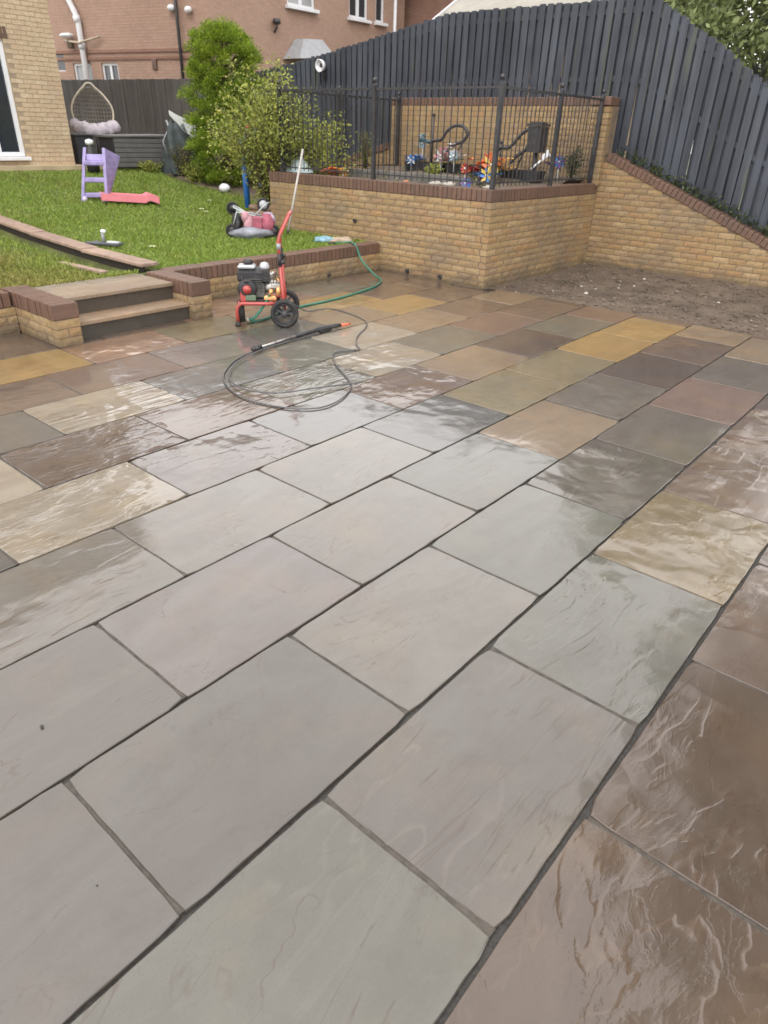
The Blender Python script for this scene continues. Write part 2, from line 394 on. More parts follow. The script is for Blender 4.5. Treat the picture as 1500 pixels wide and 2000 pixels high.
def emit(parent, specs, kind, mat, h=.069, d=.095, rocky=.004, maxn=300, nvar=5, stuffname='brickwork', faces=True):
    ox, oy, oz = parent.location
    specs = sorted(specs, key=lambda q: (Vector(q[:3])-CAMP).length)
    for q in specs[:maxn]:
        me = brick_mesh(kind, q[4], h, d, mat, random.randrange(nvar), rocky)
        inst(kind, me, parent, (q[0]-ox, q[1]-oy, q[2]-oz+random.uniform(-.001, .001)), (0, 0, q[3]+random.uniform(-.004, .004)))
    rest = specs[maxn:]
    if rest:
        m = MB()
        for q in rest:
            vs, fs = brick_geo(q[4], h, d, random.randrange(40), rocky, 2, 1)
            c, s = cos(q[3]), sin(q[3])
            m.add([(q[0]-ox+c*a-s*b, q[1]-oy+s*a+c*b, q[2]-oz+e) for a, b, e in vs], fs)
        m.build(stuffname, mat, parent, kind='stuff')
_cu = {}
def coping_mesh(l, w, h):
    key = (round(l, 3), round(w, 3), round(h, 3), random.randrange(4))
    if key not in _cu:
        r = random.Random(str(key)); m = MB(); m.bbox((l/2, w/2, h/2), (l, w+r.uniform(-.004, .004), h+r.uniform(-.003, .003)), .006); _cu[key] = m.mesh('coping_brick', cop)
    return _cu[key]
def coping(parent, x0, y0, rz, length, z, w=.225, h=.138, pitch=.0755, slope=0.):
    """on-edge bricks along a wall top; local +y is inwards; starts at the outer face"""
    ox, oy, oz = parent.location; n = max(1, round(length/cos(slope)/pitch)); p = length/cos(slope)/n
    for i in range(n):
        s = i*p*cos(slope); zz = z+i*p*sin(slope)
        o = inst('coping_brick', coping_mesh(round(p-.009, 3), w, h), parent, (x0+cos(rz)*s-ox, y0+sin(rz)*s-oy, zz-oz+random.uniform(-.0015, .0015)))
        o.rotation_mode = 'XYZ'; o.rotation_euler = (random.uniform(-.006, .006), -slope, rz+random.uniform(-.008, .008))

# ------------------------------------------------------------ ground
def lz(x, y=9): return min(1.0, .35+.0115*max(0, -x-6.2)**2)-(.085*min(1, max(0, -x-6.0)/.3) if y < 2.765 else 0)
PITCHX, L = .6262, .92
g = MB(); g.add([(-150, -150, -.12), (150, -150, -.12), (150, 150, -.12), (-150, 150, -.12)], [(0, 1, 2, 3)])
g.build('ground', simple('far_ground', (.10, .10, .06), .9, .3, .3), kind='structure')
patio = MB(); patio.box((-1.86, 1.27, -.054), (7.78, 10.55, .08)); patio = patio.build('patio', grout, kind='structure')

def slab_mesh(l, w, seed, flat=False):
    r = random.Random(seed); nL, nW = 14, 9; e = []
    def wob(a): return a*.0008
    A = [r.gauss(0, 1) for _ in range(40)]
    for i in range(nL): e.append((w if False else 0, 0))
    pts = []
    for i in range(nL): pts.append((wob(r.gauss(0, 1)), l*i/nL, 1, 0))
    for i in range(nW): pts.append((w*i/nW, l+wob(r.gauss(0, 1)), 0, -1))
    for i in range(nL): pts.append((w+wob(r.gauss(0, 1)), l*(1-i/nL), -1, 0))
    for i in range(nW): pts.append((w*(1-i/nW), wob(r.gauss(0, 1)), 0, 1))
    pts = [(x, y) for x, y, _, _ in pts]
    # snip the corners
    for ci, (sx, sy) in ((0, (1, 1)), (nL, (1, -1)), (nL+nW, (-1, -1)), (2*nL+nW, (-1, 1))):
        q = r.uniform(.003, .012); pts[ci] = (pts[ci][0]+sx*q, pts[ci][1]+sy*q*.6)
    n = len(pts); cx, cy = w/2, l/2; vs = []
    def ins(q, d): x, y = q; return (x+(cx-x)/cx*d, y+(cy-y)/cy*d)
    for q in pts: x, y = q; vs.append((x, y, -.045))
    for q in pts: vs.append((*q, -.0026-abs(r.gauss(0, .0008))))
    for q in pts: vs.append((*ins(q, r.uniform(.0015, .0035)), 0))
    fs = [(k*n+i, (k+1)*n+i, (k+1)*n+(i+1) % n, k*n+(i+1) % n) for k in range(2) for i in range(n)]
    fs.append(tuple(reversed([2*n+i for i in range(n)])))
    m = MB(); m.add(vs, fs); return m.mesh('paving_slab', stone)
jm = MB(); jfill = NT('joint_filler'); _p = jfill.pos()
jfill = jfill.set(Base_Color=jfill.ramp(jfill.noise(_p, 30, 4), [(.3, (.034, .029, .024)), (.7, (.085, .072, .058))]), Roughness=.6, Normal=jfill.bump(jfill.noise(_p, 120, 3), .002))
CC = {'Q': (.31, .235, .13), 'D': (.150, .100, .068), 'H': (.190, .160, .130), 'N': (.240, .215, .180), 'V': (.275, .225, .125), 'Y': (.40, .26, .085), 'B': (.190, .132, .098), 'P': (.245, .160, .124), 'G': (.180, .172, .138), 'S': (.170, .163, .150), 'C': (.40, .345, .265),
      'T': (.33, .24, .15), 'K': (.140, .102, .080), 'M': (.225, .190, .172), 'O': (.36, .215, .130), 'W': (.180, .158, .134)}
TAB = {8: {-2: 'K', -1: 'B', 0: 'K', 1: 'B', 2: 'O', 3: 'P', 4: 'G', 5: 'B', 6: 'B'},
       7: {-1: 'B', 0: 'Y', 1: 'O', 2: 'V', 3: 'T', 4: 'Y', 5: 'B', 6: 'B'},
       6: {-2: 'B', -1: 'B', 0: 'B', 1: 'M', 2: 'S', 3: 'T', 4: 'Y', 5: 'B', 6: 'B'},
       5: {-2: 'S', -1: 'S', 0: 'C', 1: 'S', 2: 'G', 3: 'C', 4: 'T', 5: 'B', 6: 'T'},
       4: {-3: 'Y', -2: 'C', -1: 'K', 0: 'B', 1: 'G', 2: 'C', 3: 'G', 4: 'P', 5: 'B', 6: 'K'},
       3: {-2: 'S', -1: 'C', 0: 'M', 1: 'S', 2: 'B', 3: 'T', 4: 'K', 5: 'G', 6: 'P'},
       2: {-3: 'B', -2: 'N', -1: 'N', 0: 'N', 1: 'S', 2: 'V', 3: 'V', 4: 'Y', 5: 'Y', 6: 'B'},
       1: {-3: 'W', -2: 'W', -1: 'M', 0: 'N', 1: 'G', 2: 'T', 3: 'H', 4: 'K', 5: 'B', 6: 'T'},
       0: {-3: 'W', -2: 'W', -1: 'N', 0: 'G', 1: 'H', 2: 'H', 3: 'P', 4: 'H', 5: 'T'},
       -1: {-3: 'T', -2: 'G', -1: 'W', 0: 'G', 1: 'Q', 2: 'B', 3: 'B', 4: 'K', 5: 'B'},
       -2: {-2: 'K', -1: 'D', 0: 'D', 1: 'B', 2: 'K', 3: 'B', 4: 'P'}}
OFF = {8: .84, 7: .35, 6: .86, 5: .37, 4: .90, 3: .43, 2: .93, 1: .45, 0: .96, -1: .49, -2: .0, -3: .51}
SMOOTH = {(0, -2): .10, (-1, -3): .1, (1, -1): .12, (0, -3): .08, (1, -2): .12, (2, -1): .22, (0, -1): .25, (0, 0): .2, (3, 1): .45, (1, 0): .3, (1, 3): .7,
          (-1, -1): .85, (-1, 0): .75, (-1, 1): .95, (-2, -1): 1.0, (-2, 0): .92, (-1, -2): .8, (2, -2): .42, (2, 0): .35, (3, -1): .9, (3, 0): .6, (4, -1): 1.0, (5, 0): .9,
          (5, -1): .15, (6, -1): .3, (6, 0): .12, (4, 0): 1.0, (0, 3): .3, (1, 4): .1, (7, 0): .3}
for c in range(8, -4, -1):
    for k in range(-6, 8):
        a = (k+OFF[c])*L; b = a+L; x0 = -(c+1)*PITCHX; w = PITCHX
        end = 6.385 if x0+w/2 < -3.95 else 6.54
        a = max(a, -3.95); b = min(b, end)
        if c == 8: x0 = -5.72+.0; w = 8*-PITCHX - x0; w = -8*PITCHX-x0
        if b-a < .08: continue
        gp = random.uniform(.009, .014)
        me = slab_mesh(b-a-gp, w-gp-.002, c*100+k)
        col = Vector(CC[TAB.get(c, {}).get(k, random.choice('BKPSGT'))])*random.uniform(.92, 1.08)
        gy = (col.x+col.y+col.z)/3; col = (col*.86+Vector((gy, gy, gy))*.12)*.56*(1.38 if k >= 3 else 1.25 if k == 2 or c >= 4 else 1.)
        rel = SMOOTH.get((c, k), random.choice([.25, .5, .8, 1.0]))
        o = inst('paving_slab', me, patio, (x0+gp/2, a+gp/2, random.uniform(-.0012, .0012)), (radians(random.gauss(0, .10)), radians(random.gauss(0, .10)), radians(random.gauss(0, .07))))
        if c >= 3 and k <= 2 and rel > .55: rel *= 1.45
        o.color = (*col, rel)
        jm.box((x0+w/2, a, -.0155), (w-.034, .03, .022+random.uniform(-.001, .001)))
jm.build('joint_filler', jfill, patio, kind='stuff')

for (x, y, r_, lab) in ((-.874, -.902, .006, 'tiny dark pebble lying on the large pale slab at the left'), (-.239, -1.061, .003, 'tiny grit grain on the smooth slab at the bottom left')):
    m = MB(); m.ball((0, 0, r_*.5), r_, 8, (1.5, 1, .7), .4); o = m.build('pebble', simple('dark_pebble', (.05, .045, .04), .7), None, (x, y, .0)); o['label'] = lab; o['category'] = 'pebble'
# soil bed at the far right
nx, ny = 110, 44; V = []
for j in range(ny+1):
    for i in range(nx+1):
        x = -3.95+i*(8.5/nx); y = 6.50+j*(2.95/ny)
        z = -.035+.05*mnoise.noise(Vector((x*1.3, y*1.3, 0)))+.022*mnoise.noise(Vector((x*5, y*5, 3)))+.018*mnoise.noise(Vector((x*14, y*14, 5)))+.05*max(0, (y-8.2))
        if y < 6.62: z = min(z, -.03)
        V.append((x, y, z))
F = [(j*(nx+1)+i, j*(nx+1)+i+1, (j+1)*(nx+1)+i+1, (j+1)*(nx+1)+i) for j in range(ny) for i in range(nx)]
npobj('soil_bed', V, F, m_soil, kind='structure')
def soil_z(x, y): return -.035+.05*mnoise.noise(Vector((x*1.3, y*1.3, 0)))+.035*mnoise.noise(Vector((x*5, y*5, 3)))+.05*max(0, (y-8.2))
def pebbles(name, n, smin, smax, mat, area, label, bias=None):
    m = MB()
    for i in range(n):
        x = random.uniform(area[0], area[1]); y = random.uniform(area[2], area[3])
        if bias and random.random() > bias(x, y): continue
        r = random.uniform(smin, smax)*random.choice([.6, .8, 1, 1.3]); c = (x, y, soil_z(x, y)+r*.25)
        vs = [Vector((dx*random.uniform(.7, 1.3), dy*random.uniform(.7, 1.3), dz*random.uniform(.4, .8)))*r for dx, dy, dz in ((1, 0, 0), (0, 1, 0), (-1, 0, 0), (0, -1, 0), (0, 0, 1), (0, 0, -1), (.7, .7, .5), (-.7, .7, .5))]
        vs = [v+Vector(c) for v in vs]
        m.add(vs, [(0, 6, 4), (6, 1, 4), (1, 7, 4), (7, 2, 4), (2, 3, 4), (3, 0, 4), (0, 1, 6), (1, 2, 7), (1, 0, 5), (2, 1, 5), (3, 2, 5), (0, 3, 5)])
    m.build(name, mat, kind='stuff', label=label, category='gravel')
pebbles('soil_clods', 6000, .007, .019, m_soil, (-3.88, 2.5, 6.6, 9.3), 'lumps of damp brown soil on the bare bed')
pebbles('gravel', 1800, .006, .015, m_gravel, (-3.88, 2.5, 6.6, 9.3), 'small broken stones scattered over the bare soil bed')
pebbles('pale_stone_chips', 40, .012, .026, m_whitestone, (-3.7, -.3, 7.0, 9.0), 'pale stone chips scattered on the bare soil bed', lambda x, y: .9 if -3.4 < x < -1.6 else .35)

# lawn
def lawn_in(x, y):
    if y > 6.38 and x > -8.05: return False
    if x > -5.94: return False
    if 1.2 < y < 2.72 and x > -5.98: return False
    bed = 8.15+.35*sin(x*1.7)+(.0 if x > -11 else .55*(-11-x)*-.45)
    if y > bed: return False
    return x > -13.25
nx, ny = 90, 150; V = []
for j in range(ny+1):
    for i in range(nx+1):
        x = -17.9+i*(12.0/nx); y = -6+j*(15.6/ny)
        V.append((x, y, lz(x, y)-.012+.012*mnoise.noise(Vector((x*1.5, y*1.5, 0)))))
F = [(j*(nx+1)+i, j*(nx+1)+i+1, (j+1)*(nx+1)+i+1, (j+1)*(nx+1)+i) for j in range(ny) for i in range(nx)]
npobj('lawn_ground', V, F, m_turf, kind='structure')
n = 150000
x = -5.93-RNG.random(n)**1.25*7.6; y = -3.0+RNG.random(n)*11.6
keep = np.array([lawn_in(a, b) for a, b in zip(x, y)]) & ~((y > 2.70) & (y < 2.985) & (x > -10.6)); x = x[keep]; y = y[keep]; n = len(x)
z = np.array([lz(a, b) for a, b in zip(x, y)])-.01
dist = np.hypot(x-CAMP.x, y-CAMP.y)
H = (.028+.030*RNG.random(n))*(1+.4*np.array([mnoise.noise(Vector((a*1.1, b*1.1, 2))) for a, b in zip(x, y)]))
an = RNG.random(n)*2*pi; wd = .0028+.0005*dist*.6; ln = RNG.normal(0, .018, (n, 2))
c, s_ = np.cos(an)*wd, np.sin(an)*wd
V = np.zeros((n, 4, 3)); V[:, 0] = np.stack([x-c, y-s_, z], 1); V[:, 1] = np.stack([x+c, y+s_, z], 1)
V[:, 2] = np.stack([x+c*.6+ln[:, 0]*.6, y+s_*.6+ln[:, 1]*.6, z+H*.65], 1); V[:, 3] = np.stack([x-c*.2+ln[:, 0]*1.4, y-s_*.2+ln[:, 1]*1.4, z+H], 1)
F = np.arange(n*4).reshape(n, 4)
go = npobj('grass', V.reshape(-1, 3), F, m_grass, kind='stuff', label='short green lawn grass, browner near the steps', category='grass')
dry = np.clip((2.9-y)*.7, 0, .78)*np.clip((x+10.5)/2.2, .15, 1)
at = go.data.attributes.new('dry', 'FLOAT', 'POINT'); at.data.foreach_set('value', np.repeat(dry, 4).astype(np.float32))
pv = MB(); pv.box((-15.4, 3.0, .955), (4.0, 11.5, .10)); pv.build('paved_path', simple('pale_concrete', (.42, .34, .22), .8, .15, 3, .002, 50), kind='structure')
bs = MB(); V = []
nx, ny = 60, 20
for j in range(ny+1):
    for i in range(nx+1):
        x = -14.2+i*(6.2/nx); y = 7.7+j*(1.7/ny); V.append((x, y, lz(x)+.02+.05*mnoise.noise(Vector((x*3, y*3, 1)))+.25*max(0, y-8.3)-(.1 if j == 0 else 0)))
F = [(j*(nx+1)+i, j*(nx+1)+i+1, (j+1)*(nx+1)+i+1, (j+1)*(nx+1)+i) for j in range(ny) for i in range(nx)]
npobj('flower_bed', V, F, m_soil, kind='structure')

# plank edging across the lawn
pk = thing('plank_edging', 'weathered pinkish timber planks laid end to end across the lawn', 'edging', (-8, 2.85, .4))
xs = -5.99
for k in range(5):
    ln_ = 1.30; xa, xb = xs-ln_, xs-.006; za, zb = lz(xa)+.045, lz(xb)+.055
    an_ = atan2(zb-za, xb-xa); m = MB(); m.bbox((0, 0, .006), (ln_-.006, .225, .036), .006)
    m.build('plank', plank_mat, pk, ((xa+xb)/2+8, 2.975-.1175-2.85+random.uniform(-.006, .006), (za+zb)/2-.4), (0, -an_, random.uniform(-.006, .006)))
    xs -= ln_
m = MB(); m.bbox((0, 0, 0), (.95, .09, .03), .004)
m.build('plank', plank_mat, pk, (-6.95+8, 2.56-2.85, lz(-6.95, 2)+.018-.4), (0, -.01, .03))
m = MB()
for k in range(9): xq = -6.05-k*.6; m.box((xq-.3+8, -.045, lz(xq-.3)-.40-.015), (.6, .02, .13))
m.build('shadow_strip', simple('plank_shadow_paint', (.022, .016, .013), .8), pk)  # near-black strip: the shadow under the planks put in as colour

# ------------------------------------------------------------ raised planter walls
pw = thing('raised_planter_wall', 'tall buff brick planter wall with red coping at the corner of the patio', 'wall', (-3.92, 6.40, 0))
XL, XR, YF, YB = -8.05, -3.92, 6.40, 9.35
P0 = .0792
b = run(XL, YF, 0, XR-XL, 0, 13, P0, t1=lambda i: .105 if i % 2 else 0, ok=lambda x, y, z, l: not (x < -6.05 and z < .34))
b += run(XR, YF, pi/2, YB-YF, 0, 13, P0, t0=lambda i: 0 if i % 2 else .105, shift=1)
emit(pw, b, 'brick', buff, rocky=.0022)
b = run(XL, YB, -pi/2, YB-YF-.1, .35, 8, P0)
core = MB()
core.prism([(XL+.008, YF+.0075), (XR-.0075, YF+.0075), (XR-.0075, YB), (XR-.215, YB), (XR-.215, YF+.215), (XL+.215, YF+.215), (XL+.215, YB), (XL+.008, YB)], -.05, 1.03, 'z')
core.build('mortar_core', mortar, pw, (3.92, -6.40, 0))
coping(pw, XL, YF-.003, 0, XR-XL-.0, 1.032)
coping(pw, XR+.003, YF+.232, pi/2, YB-YF-.232, 1.032)
coping(pw, XL+.225, YF+.24, pi/2, YB-YF-.25, 1.032)
for (x, z) in ((-6.20, .62), (-5.19, .055), (-4.62, .055)):
    m = MB(); m.lathe([(.001, -.02), (.026, -.02), (.028, .03), (.020, .03), (.019, .0), (.001, .0)], (x+3.92, -.002, z), 12, RX(pi/2)); m.build('weep_pipe', m_black, pw)

# low garden wall with its right-hand step pillar
LWX = -5.72
lw = thing('low_garden_wall', 'low buff brick wall with red coping running from the step pillar to the planter', 'wall', (-5.72, 2.70, 0))
b = run(LWX, 2.93, pi/2, YF-2.93, 0, 3, .078)
b += run(-5.03, 2.70, pi/2, .225, 0, 3, .078, shift=0)
b += run(-5.75, 2.70, 0, .72-.0, 0, 3, .078, t1=lambda i: .105, shift=1)
emit(lw, b, 'brick', buff, rocky=.0022)
core = MB(); core.box((LWX-.11, (2.93+YF)/2, .1), (.205, YF-2.93, .27)); core.box((-5.385, 2.8125, .1), (.695, .21, .27)); core.build('mortar_core', mortar, lw, (5.72, -2.70, 0))
coping(lw, LWX+.003, 2.94, pi/2, YF-2.945, .236, .225, .138)
coping(lw, -5.84, 2.695, 0, .815, .237, .235, .138)
for yy in (4.55, 5.35):
    m = MB(); m.lathe([(.001, -.02), (.020, -.02), (.022, .02), (.015, .02), (.001, .0)], (.004, yy-2.7, .05), 12, RY(pi/2)); m.build('weep_pipe', m_black, lw)
lw2 = thing('left_step_wall', 'low buff brick wall and pillar with red coping left of the stone steps', 'wall', (-5.77, 1.25, 0))
b = run(-5.0, 1.25, pi/2, .22, 0, 3, .078); b += run(-5.77, 1.25, 0, .77, 0, 3, .078, t1=lambda i: .105 if i % 2 == 0 else .105, shift=1)
b += run(-5.0, 1.47, pi, .77, 0, 3, .078, t0=lambda i: .105)
b += run(-5.77, -3.0, pi/2, 4.25, 0, 3, .078)
emit(lw2, b, 'brick', buff, rocky=.0022)
core = MB(); core.box((-5.88, -.87, .1), (.205, 4.23, .27)); core.box((-5.385, 1.36, .1), (.755, .205, .27)); core.build('mortar_core', mortar, lw2, (5.77, -1.25, 0))
coping(lw2, -5.99, 1.245, 0, .995, .236, .23, .138)
coping(lw2, -5.767, -2.9, pi/2, 4.13, .236)

# steps
st = thing('garden_steps', 'two wet sandstone steps up to the lawn between brick pillars', 'steps', (-5.4, 2.08, 0))
def block(name, x0, x1, y0, y1, z0, z1, col, rel=.6, mat=None):
    m = MB(); m.bbox(((x0+x1)/2+5.4, (y0+y1)/2-2.08, (z0+z1)/2), (x1-x0, y1-y0, z1-z0), .006); o = m.build(name, mat or step_stone, st); o.color = (*col, rel); return o
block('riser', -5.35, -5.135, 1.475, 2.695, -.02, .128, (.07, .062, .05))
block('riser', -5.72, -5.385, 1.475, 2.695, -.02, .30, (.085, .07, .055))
block('tread', -5.46, -5.10, 1.478, 2.695, .129, .168, (.30, .22, .15))
block('tread', -5.79, -5.345, 1.478, 2.690, .301, .340, (.29, .23, .17))
block('tread', -6.02, -5.795, 1.478, 2.05, .301, .338, (.27, .23, .18)); block('tread', -6.02, -5.795, 2.06, 2.69, .301, .338, (.26, .22, .17))

# retaining wall under the fence
def wtop(x):
    if -8.07 <= x <= -3.88: return 2.29
    if x > -3.88: return max(.35, 1.60-.385*(x+3.86))
    return max(.9, 1.60-.27*(-8.07-x))
rw = thing('retaining_wall', 'buff brick retaining wall stepping up behind the planter with sloping red coping', 'wall', (-3.9, 9.35, 0))
YW = 9.35
b = run(-8.07, YW, 0, 4.19, 1.08, 14, .0785, ok=lambda x, y, z, l: z < 2.15)
b += run(-3.915, YW-.0, 0, 4.4, -.04, 22, .0785, ok=lambda x, y, z, l: z+.035 < wtop(x+l/2)-.015, shift=1)
b += run(-13.4, YW, 0, 5.33, .55, 13, .0785, ok=lambda x, y, z, l: z+.035 < wtop(x-l/2)-.015, shift=1)
emit(rw, b, 'brick', buff, rocky=.0022)
core = MB()
core.prism([(-8.07, .2), (-8.07, 2.175), (-3.88, 2.175), (-3.88, .2)], YW+.0075, YW+.215)
core.prism([(-3.87, -.1), (-3.87, 1.53), (-.58, .27), (.6, .27), (.6, -.1)], YW+.0075, YW+.215)
core.prism([(-13.4, .2), (-13.4, .83), (-10.65, .83), (-8.08, 1.53), (-8.08, .2)], YW+.0075, YW+.215)
core.build('mortar_core', mortar, rw, (3.9, -9.35, 0))
coping(rw, -8.07, YW-.004, 0, 4.19, 2.176, .22, .115)
sa = math.atan(.385); coping(rw, -3.85, YW-.016, 0, 3.25, 1.48, .22, .11, slope=-sa)
coping(rw, -.6, YW-.006, 0, 1.2, .255, .22, .10)
sb = math.atan(.27); coping(rw, -10.65, YW-.016, 0, 2.57, .80, .22, .11, slope=sb)
# brick pier at the right end of the high part
b = run(-4.17, YW-.10, 0, .29, 1.15, 13, .0785, t0=lambda i: 0); emit(rw, b, 'pier_brick', buff, rocky=.003)
b = run(-3.88, YW-.10, pi/2, .10, 1.15, 13, .0785); emit(rw, b, 'pier_brick', buff, rocky=.003)
m = MB(); m.box((-4.025+3.9, .0, 1.65), (.27, .18, 1.04)); m.build('pier_core', mortar, rw)
m = MB(); m.bbox((-4.025+3.9, .0, 2.235), (.31, .24, .11), .008); m.build('pier_cap', cop, rw)

# planter soil
V = []; nx, ny = 50, 40
for j in range(ny+1):
    for i in range(nx+1):
        x = -7.86+i*(3.76/nx); y = 6.60+j*(2.75/ny); V.append((x, y, 1.02+.23*j/ny+.05*mnoise.noise(Vector((x*3, y*3, 0)))))
F = [(j*(nx+1)+i, j*(nx+1)+i+1, (j+1)*(nx+1)+i+1, (j+1)*(nx+1)+i) for j in range(ny) for i in range(nx)]
npobj('planter_soil', V, F, m_soil, kind='structure')

# ------------------------------------------------------------ hit-and-miss fence on the retaining wall
def interp(x, T):
    if x <= T[0][0]: return T[0][1]
    for (a, u), (b_, v) in zip(T, T[1:]):
        if x <= b_: return u+(v-u)*(x-a)/(b_-a)
    return T[-1][1]
FT = [(-14.2, 2.50), (-10.1, 3.01), (-8.15, 3.31), (-7.1, 3.485), (-3.66, 3.475), (-3.09, 3.13), (-2.63, 2.87), (-1.87, 2.36), (-.6, 1.95), (3.2, 1.85)]
FB = [(-14.2, .65), (-10.65, .85), (-8.09, 1.5), (-3.85, 1.5), (-3.34, 1.32), (-2.13, .84), (-1.38, .55), (-.5, .32), (3.2, .28)]
fe = thing('dark_picket_fence', 'tall dark blue grey hit-and-miss timber fence above the brick retaining wall', 'fence', (-4, 9.45, 0))
def picket(x, y, w, name='picket', d=.018):
    zt = interp(x, FT)+random.uniform(-.012, .012); zb = interp(x, FB)
    s = (interp(x+.05, FT)-interp(x-.05, FT))/.1; tl, tr = zt-s*w/2*.2, zt+s*w/2*.2
    m = MB(); h = d/2
    m.prism([(-w/2, zb-zt), (w/2, zb-zt), (w/2, -.012), (w/2-.012, 0), (-w/2+.012, 0), (-w/2, -.012)], -h, h)
    m.build(name, fence_blue, fe, (x+4, y-9.45+random.uniform(-.002, .002), zt), (random.uniform(-.009, .009), random.uniform(-.012, .012), random.uniform(-.02, .02)))
nP = int(17.0/.137)
for i in range(nP):
    x = -14.0+i*.137
    picket(x+random.uniform(-.004, .004), 9.605, .102)
    picket(x+.0685+random.uniform(-.004, .004), 9.650, .102)
for frac in (.1, .52, .93):
    m = MB(); pts = [FT[k][0] for k in range(len(FT))]; pts = sorted(set(pts+[q[0] for q in FB if -14 < q[0] < 3.1]))
    pts = [max(-14.05, p) for p in pts]
    poly = [(x, interp(x, FB)+(interp(x, FT)-interp(x, FB))*frac-.035) for x in pts]+[(x, interp(x, FB)+(interp(x, FT)-interp(x, FB))*frac+.035) for x in reversed(pts)]
    m.prism(poly, 9.616, 9.639); m.build('rail', fence_blue, fe, (4, -9.45, 0))
for x in (-13.9, -12.1, -10.3, -8.5, -6.7, -4.9, -3.2, -1.5, .3, 2.1):
    m = MB(); zb, zt = interp(x, FB)-.3, interp(x, FT)-.03; m.box((x+4, 9.71-9.45, (zb+zt)/2), (.09, .075, zt-zb)); m.build('post', fence_blue, fe)
# white bulkhead lamp on the fence
lamp = thing('fence_light', 'round white outdoor lamp fixed near the left end of the dark fence', 'lamp', (-9.93, 9.56, 2.83))
m = MB(); m.lathe([(.001, .02), (.055, .015), (.085, -.0), (.10, -.04), (.105, -.09), (.095, -.095), (.08, -.05), (.05, -.02), (.001, -.015)], (0, 0, 0), 24, RX(-pi/2+.1)@RY(.0)); m.build('shade', m_white, lamp, (0, -.07, 0))
m = MB(); m.ball((0, -.10, 0), .035, 12); m.build('bulb_housing', m_black, lamp)
m = MB(); m.box((0, -.01, -.12), (.05, .06, .2)); m.build('bracket', m_black, lamp)

# ------------------------------------------------------------ iron railings round the planter
def railing(label, x0, y0, x1, y1, z0, z1, posts, postdrop=0., n=None):
    r = thing('iron_railing', label, 'railing', (x0, y0, z0), 0, 'black iron railings round the planter')
    dx, dy = x1-x0, y1-y0; Ln = sqrt(dx*dx+dy*dy); H_ = z1-z0; n = n or int(Ln/.098)
    me = MB(); me.box((0, 0, H_/2+.02), (.0095, .0095, H_-.02)); me.add([(-.012, 0, H_), (.012, 0, H_), (0, 0, H_+.075), (0, .012, H_+.02), (0, -.012, H_+.02)], [(0, 3, 2), (3, 1, 2), (0, 2, 4), (4, 2, 1)])
    me = me.mesh('bar', m_iron)
    for i in range(n+1):
        f = i/n; inst('bar', me, r, (dx*f, dy*f, 0), (random.uniform(-.008, .008), random.uniform(-.008, .008), 0))
    for zz, th in ((.07, .018), (H_, .026)):
        m = MB(); m.box((dx/2, dy/2, zz), (Ln+.01, th, th), RZ(atan2(dy, dx))); m.build('rail', m_iron, r)
    pm = MB(); pm.bbox((0, 0, (H_+.03)/2), (.050, .050, H_+.07), .004); pm.ball((0, 0, H_+.10), .030, 10); pm = pm.mesh('post', m_iron)
    for f in posts: inst('post', pm, r, (dx*f, dy*f, 0))
    return r
railing('front black iron railing of the planter facing the patio', -7.85, 6.50, -3.995, 6.50, 1.172, 2.25, (0, .49, 1))
railing('right hand black iron railing of the planter running back to the pier', -3.995, 6.56, -3.995, 9.22, 1.172, 2.25, (.53, 1.))
railing('left hand black iron railing of the planter behind the bush', -7.85, 6.56, -7.85, 9.30, 1.172, 2.25, (.45, 1.))
for x in (-6.80, -5.45):
    t_ = thing('support_pole', 'thin dark pole standing in the planter '+('left of the curled ironwork' if x < -6 else 'behind the front railing corner'), 'pole', (x, 8.95, 1.17))
    m = MB(); m.tube([(0, 0, 0), (0, 0, .85 if x < -6 else .5)], .018, 8); m.ball((0, 0, .86 if x < -6 else .5), .028, 8); m.build('shaft', m_iron, t_)

# ------------------------------------------------------------ things in the planter
def trough(x0, x1, y, z, label):
    t_ = thing('plant_trough', label, 'planter', ((x0+x1)/2, y, z), 0, 'black troughs in the raised planter'); w = x1-x0
    m = MB(); A = []
    for zz, k, o in ((0, .92, 0), (.15, 1., 0), (.15, 1.0, -.018), (.03, .9, -.02)):
        a, b_ = w/2*k+o, .11*k+o; A.append([(-a, -b_, zz), (a, -b_, zz), (a, b_, zz), (-a, b_, zz)])
    vs = sum(A, []); fs = [(k*4+i, k*4+(i+1) % 4, k*4+4+(i+1) % 4, k*4+4+i) for k in range(3) for i in range(4)]+[(3, 2, 1, 0), (12, 13, 14, 15)]
    m.add(vs, fs); m.build('tub', m_black, t_)
    m = MB(); m.box((0, 0, .11), (w*.9, .17, .02)); m.build('compost', m_soil, t_)
trough(-7.15, -6.35, 8.75, 1.185, 'black trough with blue flowers at the left inside the railings')
trough(-6.25, -5.62, 8.70, 1.185, 'black trough below the pink and white flowers')
trough(-5.15, -4.45, 8.55, 1.170, 'black trough at the foot of the dark lantern')
